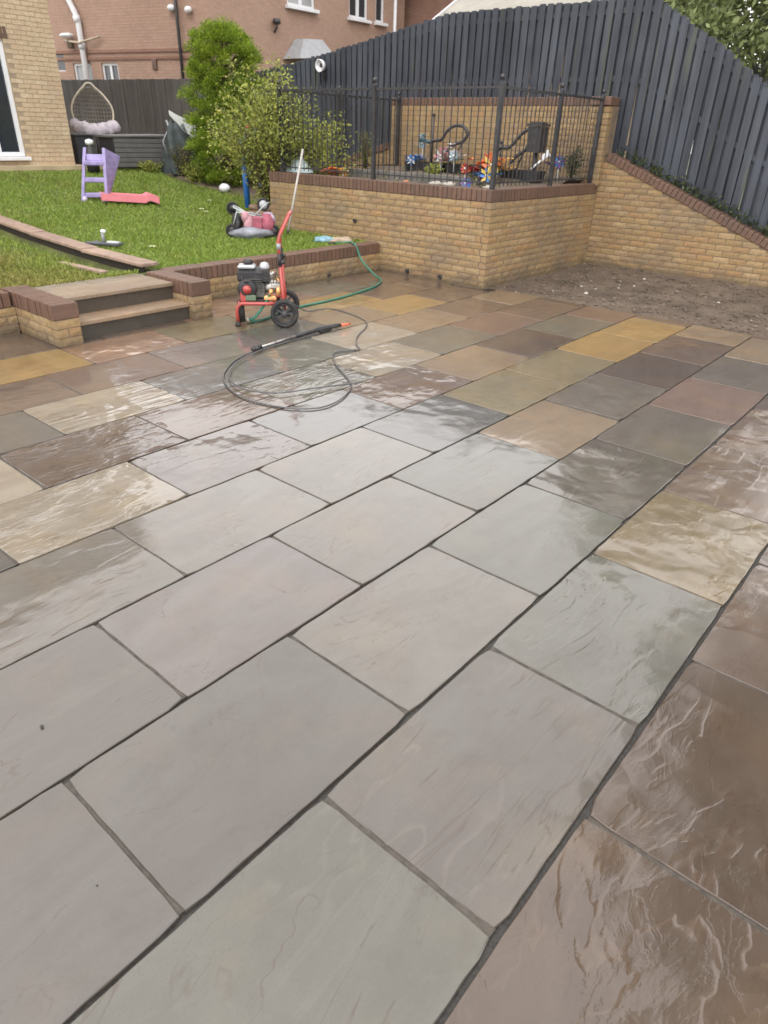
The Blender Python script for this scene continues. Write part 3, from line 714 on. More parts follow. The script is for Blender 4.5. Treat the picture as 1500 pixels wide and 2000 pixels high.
def flowers(name, label, cols, c, r, n=26, ps=.085):
    t_ = thing(name, label, 'flowers', c)
    for ci, col in enumerate(cols):
        m = MB()
        for i in range(n):
            p = Vector((random.gauss(0, r[0]*.5)+(ci-(len(cols)-1)/2)*r[0]*.7, random.gauss(0, r[1]*.5), abs(random.gauss(0, r[2]*.6))+.02))
            for k in range(5):
                a = 2*pi*k/5+random.random(); d = Vector((cos(a), sin(a), .3))*ps; u = Vector((-sin(a), cos(a), 0))*ps*.45
                m.add([p, p+d*.6+u, p+d, p+d*.6-u], [(0, 1, 2, 3)])
        m.build('blossom', simple('petal_%s' % ci+name+str(round(col[0], 2)), col, .6, .15), t_)
    m = MB()
    for i in range(n):
        p = Vector((random.gauss(0, r[0]*.8), random.gauss(0, r[1]*.5), 0)); q = p+Vector((random.gauss(0, .03), random.gauss(0, .03), r[2]*random.uniform(.3, .9)))
        m.tube([p-Vector((0, 0, .05)), q], .003, 4)
        a = random.random()*6; d = Vector((cos(a), sin(a), .4))*.05; m.add([q, q+d*.5+Vector((-d.y, d.x, 0))*.3, q+d, q+d*.5-Vector((-d.y, d.x, 0))*.3], [(0, 1, 2, 3)])
    m.build('stems', m_weed, t_, kind='stuff')
flowers('blue_flowers', 'bunch of bright blue flowers in the left black trough', [(.10, .25, .62), (.35, .50, .75)], (-6.98, 8.75, 1.32), (.15, .06, .07))
flowers('pink_flowers', 'clump of pink and white flowers by the curled ironwork', [(.68, .32, .34), (.72, .72, .72)], (-6.20, 8.62, 1.34), (.20, .08, .14))
flowers('pale_blue_ornament', 'small pale blue flowers hanging from the curled ironwork', [(.35, .58, .68)], (-6.72, 8.62, 1.60), (.06, .05, .09), 10)
flowers('orange_flowers', 'orange flowers just right of the railing corner post', [(.75, .20, .06), (.80, .50, .12)], (-5.10, 8.20, 1.28), (.22, .08, .14))
flowers('blue_windmill_flowers', 'blue flowers low beside the railing corner post', [(.08, .30, .66)], (-5.12, 8.05, 1.19), (.18, .06, .05), 18)
flowers('purple_flowers', 'purple flowers at the foot of the corner railing', [(.20, .09, .40)], (-4.95, 7.80, 1.10), (.10, .05, .06), 16)
flowers('red_flowers', 'small red flowers left of the railing corner post', [(.70, .08, .05)], (-5.42, 8.2, 1.23), (.06, .05, .06), 10)
flowers('purple_tall_flowers', 'purple flowers beside the white headed windmill', [(.22, .12, .36)], (-4.38, 8.75, 1.36), (.08, .05, .18), 12)
flowers('orange_left_flowers', 'orange and yellow flowers behind the coping at the left of the planter', [(.75, .14, .05), (.80, .52, .10)], (-7.05, 6.82, 1.16), (.15, .06, .06), 18)
def pinwheel(label, cols, c, r, tilt=(0, 0)):
    t_ = thing('toy_pinwheel', label, 'pinwheel', c, 0, 'toy pinwheels among the planter flowers'); nb = 8; Rr = RZ(radians(35)+tilt[0])@RX(tilt[1])
    for ci, col in enumerate(cols):
        m = MB()
        for k in range(ci, nb, len(cols)):
            a = 2*pi*k/nb; d = Vector((cos(a), 0, sin(a))); e = Vector((-sin(a), 0, cos(a))); z_ = r*.5+.15
            P_ = [Vector((0, 0, 0)), d*r*.6+e*r*.30+Vector((0, -.025, 0)), d*r, d*r*.75-e*r*.08]
            P_ = [Rr@p+Vector((0, 0, z_)) for p in P_]; m.add(P_+[p+Vector((0, .003, 0)) for p in P_], [(0, 1, 2, 3), (7, 6, 5, 4), (0, 4, 5, 1), (1, 5, 6, 2), (2, 6, 7, 3), (3, 7, 4, 0)])
        col = tuple(q*.68+.02 for q in col); m.build('sail', simple('sail_%02d%02d%02d' % tuple(int(q*99) for q in col), col, .5, .1), t_)
    m = MB(); m.tube([(0, .01, -.03), (0, .01, r*.5+.15)], .006, 6); m.ball((0, -.01, r*.5+.15), .016, 8); m.build('stick', m_white, t_)
OR, YE, BL, RD, PU, PK, WH = (.72, .17, .04), (.78, .55, .10), (.05, .24, .62), (.62, .05, .04), (.20, .09, .42), (.66, .30, .33), (.62, .64, .66)
pinwheel('big orange and yellow pinwheel behind the corner post of the railing', [OR, YE], (-5.02, 8.05, 1.16), .15)
pinwheel('orange pinwheel left of the yellow one behind the corner post', [OR, RD], (-5.22, 8.30, 1.22), .13, (.2, .2))
pinwheel('blue and yellow pinwheel low beside the corner post', [BL, YE], (-4.86, 7.70, 1.05), .12, (.1, -.3))
pinwheel('purple pinwheel at the foot of the corner post', [PU, BL], (-4.80, 7.10, .98), .09, (0, -.4))
pinwheel('red pinwheel just left of the corner post', [RD, OR], (-5.48, 8.05, 1.12), .085)
pinwheel('pink and white pinwheel under the curled ironwork', [PK, WH], (-6.28, 8.5, 1.24), .13, (.2, .2))
pinwheel('white and pale blue pinwheel right of the pink one', [WH, (.35, .5, .62)], (-6.02, 8.5, 1.26), .10, (-.2, 0))
pinwheel('blue and white pinwheel in the left black trough', [BL, WH], (-6.98, 8.62, 1.16), .09, (.0, -.5))
pinwheel('pale blue pinwheel hanging beside the tip of the curled ironwork', [(.30, .52, .64), (.42, .62, .72)], (-6.74, 8.6, 1.42), .09)
pinwheel('red and orange pinwheel at the left of the planter behind the coping', [RD, OR], (-7.12, 6.86, 1.0), .10, (0, -.3))
pinwheel('yellow pinwheel at the left of the planter next to the red one', [YE, OR], (-6.88, 6.86, .98), .08, (0, -.3))
pinwheel('purple and blue pinwheel beside the white headed windmill', [PU, BL], (-4.28, 8.7, 1.25), .10)
def scroll(label, pts, base):
    t_ = thing('iron_scroll', label, 'ornament', base)
    P = [Vector(p)-Vector(base) for p in pts]; Q = []
    for i in range(len(P)-1):
        for k in range(5):
            f = k/5; a = P[max(i-1, 0)]; b_ = P[i]; c_ = P[i+1]; d = P[min(i+2, len(P)-1)]
            Q.append(.5*((2*b_)+(c_-a)*f+(2*a-5*b_+4*c_-d)*f*f+(-a+3*b_-3*c_+d)*f**3))
    Q.append(P[-1]); m = MB(); m.tube(Q, .026, 8); m.build('scroll', m_iron, t_)
    m = MB(); m.tube([Q[int(len(Q)*.62)], (0, 0, 0)], .014, 6); m.build('stem', m_iron, t_)
    m = MB()
    for i in range(2, len(Q)-1, 3): m.ball(Q[i], .032, 8, (1, 1, .8))
    m.build('leaf_knobs', m_iron, t_)
scroll('curled black iron scroll standing in the middle of the planter', [(-6.78, 8.8, 1.63), (-6.62, 8.8, 1.66), (-6.50, 8.8, 1.68), (-6.42, 8.8, 1.78), (-6.28, 8.8, 1.87), (-6.10, 8.8, 1.87), (-6.0, 8.8, 1.77), (-6.08, 8.8, 1.66), (-6.22, 8.8, 1.62), (-6.34, 8.8, 1.56), (-6.42, 8.8, 1.45)], (-6.4, 8.8, 1.2))
scroll('black iron scroll reaching towards the dark lantern', [(-5.42, 8.8, 1.55), (-5.34, 8.8, 1.60), (-5.22, 8.8, 1.60), (-5.12, 8.8, 1.68), (-5.0, 8.8, 1.80), (-4.90, 8.8, 1.84), (-4.82, 8.8, 1.72), (-4.92, 8.8, 1.58), (-5.05, 8.8, 1.50), (-5.15, 8.8, 1.40)], (-5.1, 8.8, 1.2))
ln_t = thing('lantern', 'tall dark square lantern on a post inside the railings', 'lantern', (-4.74, 8.8, 1.2))
m = MB(); m.box((0, 0, .52), (.20, .20, .34), None, 1.12); m.build('case', m_iron, ln_t)
m = MB(); m.box((0, 0, .71), (.26, .26, .03)); m.box((0, 0, .735), (.18, .18, .03)); m.build('roof', m_iron, ln_t)
m = MB(); m.tube([(0, 0, -.02), (0, 0, .36)], .035, 8); m.build('post', m_iron, ln_t)
wm = thing('garden_windmill', 'white headed toy windmill on a dark stick leaning inside the railings', 'windmill', (-4.82, 8.45, 1.12))
m = MB(); m.tube([(0, 0, -.02), (.36, .12, .37)], .012, 8); m.build('stick', m_black, wm)
m = MB(); m.tube([(.20, .07, .22), (.34, .11, .35)], .016, 8); m.box((.38, .12, .40), (.13, .03, .07), RY(-.6)); m.box((.41, .12, .43), (.05, .035, .09), RY(-.2)); m.build('head', m_white, wm)
gb = thing('timber_edge', 'low grey sleeper edging inside the planter behind the railings', 'edging', (-6.6, 7.55, 1.09))
for i in range(4):
    m = MB(); m.bbox((-1.05+i*.70, 0, .07), (.69, .06, .14), .006); m.build('sleeper', simple('grey_sleeper', (.16, .15, .14), .8, .3, 8, .003, 30), gb)
for (x, y, r, lab, mt) in ((-4.92, 6.86, .085, 'pale flat stone on the planter soil just right of the corner post', m_whitestone), (-4.35, 6.90, .075, 'second pale rounded stone right of the corner post', m_whitestone), (-5.10, 6.80, .08, 'square pale stone left of the corner post', m_whitestone), (-5.60, 6.78, .04, 'small terracotta pebble in the planter', simple('terracotta', (.45, .18, .09), .7))):
    m = MB(); m.ball((0, 0, .03), r, 10, (1.2, .8, .42), .5); o = m.build('stone', mt, None, (x if x < -4.4 else -4.30, y, 1.13)); o['label'] = lab; o['category'] = 'stone'

# ------------------------------------------------------------ foliage builders
def leaves(P, D, size, asp=.45, rng=RNG, droop=.3):
    """P points, D outward dirs -> folded diamond quads"""
    n = len(P); a = rng.normal(size=(n, 3)); d = D+a*.55; d[:, 2] -= droop*rng.random(n); d /= np.linalg.norm(d, axis=1)[:, None]+1e-9
    u = np.cross(d, rng.normal(size=(n, 3))); u /= np.linalg.norm(u, axis=1)[:, None]+1e-9
    s = (size*(.6+.8*rng.random(n)))[:, None]; V = np.zeros((n, 4, 3))
    V[:, 0] = P; V[:, 1] = P+d*s*.5+u*s*asp*.5; V[:, 2] = P+d*s; V[:, 3] = P+d*s*.5-u*s*asp*.5
    return V.reshape(-1, 3), np.arange(n*4).reshape(n, 4)
def clump_points(centres, radii, per, rng=RNG, shell=.55):
    P = []; D = []
    for c, r in zip(centres, radii):
        d = rng.normal(size=(per, 3)); d /= np.linalg.norm(d, axis=1)[:, None]
        rr = r*(shell+(1-shell)*rng.random(per))**.7; P.append(np.array(c)+d*rr[:, None]*np.array([1, 1, .85])); D.append(d)
    return np.concatenate(P), np.concatenate(D)
def tree_thing(name, label, base, H, R, crown_z, nclump, per, leaf, mat, trunk_r=.15, bark=m_bark, cat='tree', group=None, squash=1.):
    t_ = thing(name, label, cat, base, 0, group)
    cs = []; rs = []
    for i in range(nclump):
        d = RNG.normal(size=3); d /= np.linalg.norm(d); q = RNG.random()**.45
        cs.append((d[0]*R*q, d[1]*R*q, crown_z+(H-crown_z)*.5+d[2]*(H-crown_z)*.45*q)); rs.append(R*(.16+.16*RNG.random()))
    P, D = clump_points(cs, rs, per); V, F = leaves(P, D, leaf)
    o = npobj('crown', V, F, mat, t_)
    m = MB(); m.tube([(0, 0, -.1), (R*.03, 0, H*.35), (0, R*.05, H*.6), (R*.05, 0, H*.9)], [trunk_r, trunk_r*.8, trunk_r*.55, trunk_r*.15], 10); m.build('trunk', bark, t_)
    m = MB()
    for c_ in cs[::2]:
        z0 = max(H*.2, c_[2]-R*.5); p0 = Vector((0, R*.02, min(z0, H*.8))); m.tube([p0, (p0+Vector(c_))*.5+Vector((0, 0, .08*R)), Vector(c_)], [trunk_r*.3, trunk_r*.18, trunk_r*.06], 6)
    m.build('branches', bark, t_)
    return t_

# golden conifer
cf = thing('conifer', 'golden green conifer with clumpy sprays at the edge of the lawn', 'tree', (-11.58, 8.40, .70))
Hc = 2.66; P = []; D = []
def crad(h): return interp(h, [(0, .48), (.12, .68), (.35, .70), (.6, .70), (.78, .63), (.90, .52), (.97, .40), (1., .24)])
lump = []
for i in range(330):
    h = random.random()**.9; a = random.random()*2*pi; r = crad(h)*random.uniform(.55, 1.06); lump.append((r*cos(a), r*sin(a), h*Hc, random.uniform(.11, .22)))
for (x, y, z, r) in lump:
    n = 340; d = RNG.normal(size=(n, 3)); d[:, 2] = np.abs(d[:, 2])*.9-.15; d /= np.linalg.norm(d, axis=1)[:, None]
    P.append(np.array([x, y, z])+d*r*(.4+.6*RNG.random(n))[:, None]); o_ = np.array([x*.9, y*.9, .45]); D.append(d*.8+o_[None])
P = np.concatenate(P); D = np.concatenate(D); V, F = leaves(P, D, .044, .28, droop=-.25); npobj('crown', V, F, m_conifer, cf)
m = MB(); m.tube([(0, 0, -.1), (.02, 0, 1.4), (0, 0, 2.6)], [.07, .05, .015], 8); m.build('trunk', m_bark, cf)
m = MB()
for (x, y, z, r) in lump[::2]: m.tube([(0, 0, max(.05, z-.3)), (x*.9, y*.9, z)], [.015, .005], 5)
m.build('branches', m_bark, cf)

# loose yellow-green bush
bu = thing('bush', 'loose yellow green leafy bush hanging over the left end of the planter railing', 'bush', (-8.34, 6.74, .40))
P = []; D = []; m = MB()
tips = []
for i in range(150):
    a = random.random()*2*pi; q = random.random()**.5; tx, ty = cos(a)*1.05*q, sin(a)*1.05*q; tz = interp(q, [(0, 2.5), (.5, 2.3), (.8, 1.95), (1, 1.35)])*random.uniform(.50, 1.04)
    if tx*.64+ty*.77 > .3: tz *= .92
    if tx > .05 and ty < .3: tz = max(tz, 1.15+.35*random.random())
    tips.append((tx*.94, ty*.94, tz*.93))
tips += [(.75+random.random()*.55, .1+random.random()*.7, random.uniform(.85, 1.5)) for _ in range(26)]
for (tx, ty, tz) in tips:
    b0 = Vector((random.gauss(0, .08), random.gauss(0, .08), 0)); mid = Vector((tx*.45, ty*.45, tz*.75)); e = Vector((tx, ty, tz))
    pts = [b0, b0.lerp(mid, .5)+Vector((0, 0, .1)), mid, mid.lerp(e, .55)+Vector((0, 0, .07)), e]; m.tube(pts, [.012, .010, .007, .005, .002], 5)
    for k in range(100):
        f = random.random()**.62; s = f*4; i = min(3, int(s)); p = pts[i].lerp(pts[i+1], s-i)
        if p.z < .3: continue
        w = .055+.05*f; P.append(p+Vector((random.gauss(0, w), random.gauss(0, w), random.gauss(0, w)))); D.append((tx*.5, ty*.5, .2))
V, F = leaves(np.array([tuple(p) for p in P]), np.array(D), .050, .5); npobj('foliage', V, F, m_bush, bu); m.build('stems', m_bark, bu, kind='stuff')

# big tree and smaller ones behind the fence (they also show mirrored in the wet stone)
tree_thing('broadleaf_tree', 'tall broad leafy tree behind the right end of the dark fence', (2.3, 14.2, -.1), 22, 4.3, 4.5, 210, 520, .17, m_tree, .22)
tree_thing('broadleaf_tree', 'leafy tree overhanging the right side of the garden', (5.6, 9.5, -.1), 19, 4.4, 4., 160, 330, .22, m_tree, .25)
tree_thing('garden_tree', 'pale green tree with a grey trunk seen over the sloping end of the dark fence', (-3.35, 14.4, -.1), 8.2, 2.5, 2.0, 100, 260, .13, m_treep, .17, m_paletrunk)
tree_thing('garden_tree', 'rounded green tree behind the middle of the fence', (-6.5, 19.5, -.1), 8.6, 2.4, 2.5, 60, 200, .2, m_tree, .12)
tree_thing('garden_tree', 'small bright shrub against the fence top at the far right', (-.55, 11.6, -.1), 2.9, .9, 1.0, 24, 150, .10, m_bush, .05, cat='shrub')

# weeds along the foot of the fence and in beds
def weeds(name, label, pts, size, n, mat, hgt, parent=None):
    P = []; D = []
    for (x, y, z) in pts:
        for k in range(n): P.append((x+random.gauss(0, size*.8), y+random.gauss(0, size*.5), z+abs(random.gauss(0, hgt)))); D.append((random.gauss(0, .4), random.gauss(0, .4), .7))
    V, F = leaves(np.array(P), np.array(D), size, .35, droop=0); return npobj(name, V, F, mat, kind='stuff', label=label, category='weeds')
pts = [(x, 9.50+random.uniform(-.05, .05), wtop(x)+.0) for x in np.arange(-3.7, -.9, .035) if random.random() < .75]
weeds('weeds', 'dark straggling weeds between the sloping coping and the dark fence', pts, .055, 16, m_weed, .055)
pts = [(random.uniform(-7.6, -4.3), random.uniform(6.72, 9.2), 1.08) for _ in range(90)]
weeds('planter_weeds', 'small weeds growing in the planter soil', pts, .045, 14, m_low, .06)
pts = [(-11.0-3.0*random.random(), 8.0+random.random()*.9, .80) for _ in range(110)]
weeds('border_weeds', 'low ragged plants along the far edge of the lawn', pts, .06, 26, m_low, .09)
def plant(label, x, y, z, h, r, mat, n=700, leaf=.05):
    t_ = thing('border_plant', label, 'plant', (x, y, z), 0, 'plants in the far border'); P = []; D = []; m = MB()
    for i in range(26):
        a = random.random()*6.28; q = random.random()*r; e = Vector((q*cos(a), q*sin(a), h*random.uniform(.5, 1))); m.tube([(0, 0, -.03), e*.5+Vector((0, 0, .05)), e], .004, 4)
        for k in range(n//26): f = random.random()**.6; p = e*f; P.append((p.x+random.gauss(0, .03), p.y+random.gauss(0, .03), p.z+random.gauss(0, .02))); D.append((cos(a), sin(a), .5))
    V, F = leaves(np.array(P), np.array(D), leaf, .35); npobj('foliage', V, F, mat, t_); m.build('stems', m_bark, t_, kind='stuff')
plant('dried brownish plant in front of the folded parasol', -12.5, 7.85, .80, .62, .28, m_low, 900)
plant('low green plant at the right of the dried brown plant', -12.0, 7.80, .73, .34, .32, m_bush, 900, .06)
plant('low bright green plant in front of the slatted storage box', -13.0, 7.45, .88, .22, .30, m_bush, 700, .05)
plant('thin weed growing up the planter back wall near the pier', -4.15, 8.9, 1.22, .42, .12, m_weed, 500)
plant('small leafy plant in the planter below the curled ironwork', -6.15, 8.15, 1.14, .22, .14, m_bush, 400)
plant('leafy plant beside the brick pillar of the back wall', -8.0, 8.6, 1.1, .7, .14, m_bush, 400)

# ------------------------------------------------------------ wall panels with openings, windows, houses
def weld(m):
    ids = {}; vs = []; mp_ = []
    for v in m.v:
        key = tuple(round(q, 4) for q in v)
        if key not in ids: ids[key] = len(vs); vs.append(v)
        mp_.append(ids[key])
    m.v = vs; m.f = [tuple(mp_[i] for i in f) for f in m.f]; return m
def facade(w, h, opens, depth=.12):
    m = MB(); xs = sorted(set([0, w]+[v for o in opens for v in (o[0], o[1])])); zs = sorted(set([0, h]+[v for o in opens for v in (o[2], o[3])]))
    for a, b_ in zip(xs, xs[1:]):
        for c_, d in zip(zs, zs[1:]):
            if any(o[0] <= (a+b_)/2 <= o[1] and o[2] <= (c_+d)/2 <= o[3] for o in opens): continue
            m.add([(a, 0, c_), (b_, 0, c_), (b_, 0, d), (a, 0, d)], [(0, 1, 2, 3)])
    for (a, b_, c_, d) in opens:
        m.add([(a, 0, c_), (b_, 0, c_), (b_, 0, d), (a, 0, d), (a, depth, c_), (b_, depth, c_), (b_, depth, d), (a, depth, d)], [(0, 4, 5, 1), (1, 5, 6, 2), (2, 6, 7, 3), (3, 7, 4, 0)])
    return weld(m)
def window(parent, a, b_, c_, d, depth, mull=(), transom=None, glass=m_glass, sill=True, fw_=.065, label=None):
    """local frame of the parent wall: x along, z up, outward -y"""
    m = MB(); y = depth-.045; t_ = fw_
    for (x0, x1, z0, z1) in ((a, a+t_, c_, d), (b_-t_, b_, c_, d), (a+t_, b_-t_, c_, c_+t_), (a+t_, b_-t_, d-t_, d)): m.bbox(((x0+x1)/2, y, (z0+z1)/2), (x1-x0, .06, z1-z0), .006)
    for q in mull: m.bbox((q, y-.004, (c_+d)/2), (t_*1.3, .055, d-c_-2*t_), .006)
    if transom: m.bbox(((a+b_)/2, y-.002, transom), (b_-a-2*t_, .05, t_), .006)
    f = m.build('window', m_white, parent)
    g_ = MB(); g_.box(((a+b_)/2, y+.012, (c_+d)/2), (b_-a-.05, .012, d-c_-.05)); g_.build('pane', glass, f)
    if sill: s_2 = MB(); s_2.bbox(((a+b_)/2, -.005, c_-.030), (b_-a+.14, .17, .055), .006); s_2.build('sill', m_white, f)
    return f
def brick_tex(name, c1, c2, mo, axis_u='x'):
    t = NT(name); tcn = t.t.nodes.new('ShaderNodeTexCoord').outputs['Object']; sp = t.n('SeparateXYZ', Vector=tcn)
    cb = t.n('CombineXYZ', X=t.math('ADD', sp.outputs[0], sp.outputs[1]), Y=sp.outputs[2])
    bt = t.t.nodes.new('ShaderNodeTexBrick'); t.t.links.new(cb.outputs[0], bt.inputs['Vector']); bt.inputs['Scale'].default_value = 1
    bt.inputs['Brick Width'].default_value = .225; bt.inputs['Row Height'].default_value = .075; bt.inputs['Mortar Size'].default_value = .006; bt.inputs['Mortar Smooth'].default_value = .3
    bt.inputs['Color1'].default_value = (*c1, 1); bt.inputs['Color2'].default_value = (*c2, 1); bt.inputs['Mortar'].default_value = (*mo, 1)
    p = t.pos(); n1 = t.noise(p, .8, 5, .6); n2 = t.noise(p, 14, 4, .6)
    col = t.mix(t.ramp(n1, [(.4, 0.), (.7, .45)]), bt.outputs['Color'], tuple(x*.72 for x in c1))
    col = t.mix(t.ramp(n2, [(.4, 0.), (.7, .35)]), col, tuple(min(1, x*1.35) for x in c2))
    h = t.math('ADD', t.math('MULTIPLY', bt.outputs['Fac'], -1.), t.math('MULTIPLY', n2, .5))
    return t.set(Base_Color=col, Roughness=.85, Normal=t.bump(h, .006), Specular_IOR_Level=.3)
red_tex = brick_tex('red_house_brickwork', (.36, .235, .18), (.41, .27, .21), (.36, .285, .235))
red_dark = brick_tex('dark_red_brickwork', (.25, .14, .105), (.29, .165, .125), (.24, .18, .15))
buff_tex = brick_tex('buff_house_brickwork', (.42, .32, .215), (.48, .38, .26), (.33, .26, .18))
def tile_mat(name, c):
    t = NT(name); tcn = t.t.nodes.new('ShaderNodeNewGeometry').outputs['Position']; sp = t.n('SeparateXYZ', Vector=tcn)
    wv = t.math('FRACT', t.math('MULTIPLY', sp.outputs[2], 4.5)); wx = t.math('FRACT', t.math('MULTIPLY', t.math('ADD', sp.outputs[0], sp.outputs[1]), 3.4))
    h = t.math('ADD', wv, t.math('MULTIPLY', t.math('PINGPONG', wx, .5), .5)); n1 = t.noise(tcn, 2, 4)
    return t.set(Base_Color=t.ramp(n1, [(.3, tuple(x*.75 for x in c)), (.7, c)]), Roughness=.7, Normal=t.bump(h, .03))
roof_t = tile_mat('brown_roof_tiles', (.17, .11, .085)); roof_beige = tile_mat('beige_roof_tiles', (.33, .31, .265))

# red house: left face (towards us) and right face
A2 = Vector((-28.4, 9.977)); Cn = Vector((-17.5, 12.676)); dl = Cn-A2; LL = dl.length; ang = atan2(dl.y, dl.x)
rh = thing('red_house', 'large red brick house beyond the back fence with white windows and pipes', 'house', (A2.x, A2.y, 0.9), ang)
def ux(x, y): return ((x-A2.x)*cos(ang)+(y-A2.y)*sin(ang))
U = lambda x, y: ux(x, y)
w1 = (U(-22.80, 11.36), U(-22.05, 11.55), 1.0, 2.45); w2 = (U(-21.64, 11.65), U(-20.98, 11.81), 1.0, 2.45); wd_ = (U(-23.9, 11.1), U(-23.13, 11.28), 2.25, 2.78)
up1 = (U(-24.6, 10.9), U(-23.5, 11.2), 4.2, 5.4)
HH = 5.9
rh_left = facade(LL, HH, [w1, w2, wd_, up1]); rh_left = rh_left.build('wall', red_tex, rh)
window(rh, *w1, .12, ((w1[0]+w1[1])/2,), glass=m_glass2); window(rh, *w2, .12, ((w2[0]+w2[1])/2,), glass=m_glass); window(rh, *wd_, .12, sill=False, fw_=.02); window(rh, *up1, .12)
for z_, h_ in ((2.735, .075), (2.565, .075)):
    m = MB(); m.box((LL/2, -.012, z_), (LL, .05, h_)); m.build('string_course', red_dark, rh)
# pipes and fittings of the left face (u, out, z)
def pipe(pts, r, mat, name, par=rh, collars=()):
    m = MB(); m.tube(pts, r, 10); o = m.build(name, mat, par)
    for (p, q) in collars: k = MB(); k.tube([p, q], r*1.25, 10); k.build('collar', mat, o)
ua, ub = U(-22.48, 11.44), U(-22.19, 11.51)
pipe([(ua-.5, -.10, 5.3), (ua-.12, -.10, 4.3), (ub-.08, -.10, 3.72), (ub-.0, -.10, 3.5), (ub, -.10, 0)], .085, m_white, 'soil_pipe', collars=(((ub-.06, -.10, 3.62), (ub-.0, -.10, 3.46)), ((ub, -.10, 2.95), (ub, -.10, 2.8))))
uc = U(-18.50, 12.43); pipe([(uc-.02, -.08, 5.9), (uc, -.08, 0)], .045, m_black, 'downpipe')
for (uu, zz) in ((uc-.18, 3.70), (uc+.42, 3.64)):
    m = MB(); m.ball((uu, -.09, zz), .10, 12, (1.2, .8, .85)); m.build('wall_light', m_white, rh)
uf = U(-22.6, 11.4)
m = MB(); m.bbox((uf-.10, -.15, 3.15), (.42, .18, .12), .05); m.build('floodlight', m_white, rh)
m = MB(); m.bbox((uf-.02, -.13, 2.93), (.16, .1, .22), .02); m.build('sensor', m_bark, rh)
m = MB(); m.tube([(uf-.28, -.12, 3.03), (ub, -.22, 2.95), (U(-21.44, 11.7), -.1, 3.10)], .03, 8); m.build('aerial_bracket', simple('beige_plastic', (.5, .42, .33), .5), rh)
m = MB(); m.bbox((U(-19.54, 12.17), -.02, 2.40), (.16, .05, .26), .01); m.build('vent_grille', simple('brown_grille', (.14, .08, .06), .6), rh)
# right face of the red house, child empty-free: built as parts in the same thing
Rm = RZ(pi/2-ang)   # local frame for x=-17.5 plane, outward +x
def toR(m):   # facade coords (s along +y from the corner, y depth, z) -> thing local
    off = Vector((LL, 0, 0)); m.v = [tuple(Rm @ Vector(v)+off) for v in m.v]; return m
s0 = 12.676
ws = [(15.60-s0, 16.75-s0, 4.09, 5.3), (18.30-s0, 19.20-s0, 4.09, 5.3), (19.60-s0, 20.04-s0, 4.10, 5.3)]
toR(facade(8.46, HH, ws)).build('wall', red_tex, rh)
for i, wv in enumerate(ws):
    y = .075; f = MB(); a, b_, c_, d = wv; t_ = .07
    for (x0, x1, z0, z1) in ((a, a+t_, c_, d), (b_-t_, b_, c_, d), (a+t_, b_-t_, c_, c_+t_), (a+t_, b_-t_, d-t_, d)): f.bbox(((x0+x1)/2, y, (z0+z1)/2), (x1-x0, .06, z1-z0), .006)
    if i < 2: f.bbox(((a+b_)/2, y-.004, (c_+d)/2), (.12, .055, d-c_-2*t_), .006)
    f = toR(f).build('window', m_white, rh); g_ = MB(); g_.box(((a+b_)/2, y+.012, (c_+d)/2), (b_-a-.05, .012, d-c_-.05)); toR(g_).build('pane', m_glass if i else m_glass2, f)
    s_2 = MB(); s_2.bbox(((a+b_)/2, -.03, c_-.045), (b_-a+.16, .2, .09), .006); toR(s_2).build('sill', m_white, f)
m = MB(); m.tube([(20.55-s0, -.06, 5.9), (20.55-s0, -.06, 0)], .06, 10); toR(m).build('downpipe', m_white, rh, label='white downpipe')
m = MB(); m.lathe([(.001, .0), (.10, .0), (.13, -.10), (.09, -.13), (.001, -.16)], (15.03-s0, -.14, 3.68), 12); m.tube([(15.03-s0, -.02, 3.36), (15.03-s0, -.16, 3.5)], .03, 6); toR(m).build('wall_lamp', m_iron, rh)
m = MB(); m.add([(15.35-s0, 0, 2.72), (17.0-s0, 0, 2.82), (16.75-s0, -.02, 3.32), (15.85-s0, -.02, 3.27), (15.35-s0, -.75, 2.72), (17.0-s0, -.75, 2.82), (16.7-s0, -.35, 3.32), (15.9-s0, -.35, 3.27)],
      [(0, 4, 7, 3), (4, 5, 6, 7), (5, 1, 2, 6), (3, 7, 6, 2), (0, 1, 5, 4)]); toR(m).build('porch_roof', simple('grey_lead_roof', (.30, .31, .33), .5, .12), rh)
# roofs
e = .4; m = MB(); z0 = HH
cor = [Vector((-e, -e, z0)), Vector((LL+e*.8, -e, z0)), Vector((LL, 0, 0))+Rm@Vector((8.46, -e, z0)), Vector((-e, 9.5, z0))]
top = [Vector((3.5, 4.2, z0+2.1)), Vector((LL-4.0, 4.4, z0+2.1))]
m.add(cor+top, [(0, 1, 5, 4), (1, 2, 5), (2, 3, 4, 5), (3, 0, 4)]); m.build('roof', roof_t, rh)
# darker wing behind
dw = thing('brick_wing', 'darker red brick house wall glimpsed above the fence beside the red house', 'house', (-19.5, 21.14, .9))
m = MB(); m.box((3.2, 3.0, 3.0), (8.4, 5.0, 6.0)); m.build('wall', red_dark, dw)
m = MB(); m.prism([(-.4, 5.95), (5.9, 5.95), (2.75, 8.4)], -1.3, 7.8, 'x'); m.build('roof', roof_t, dw)
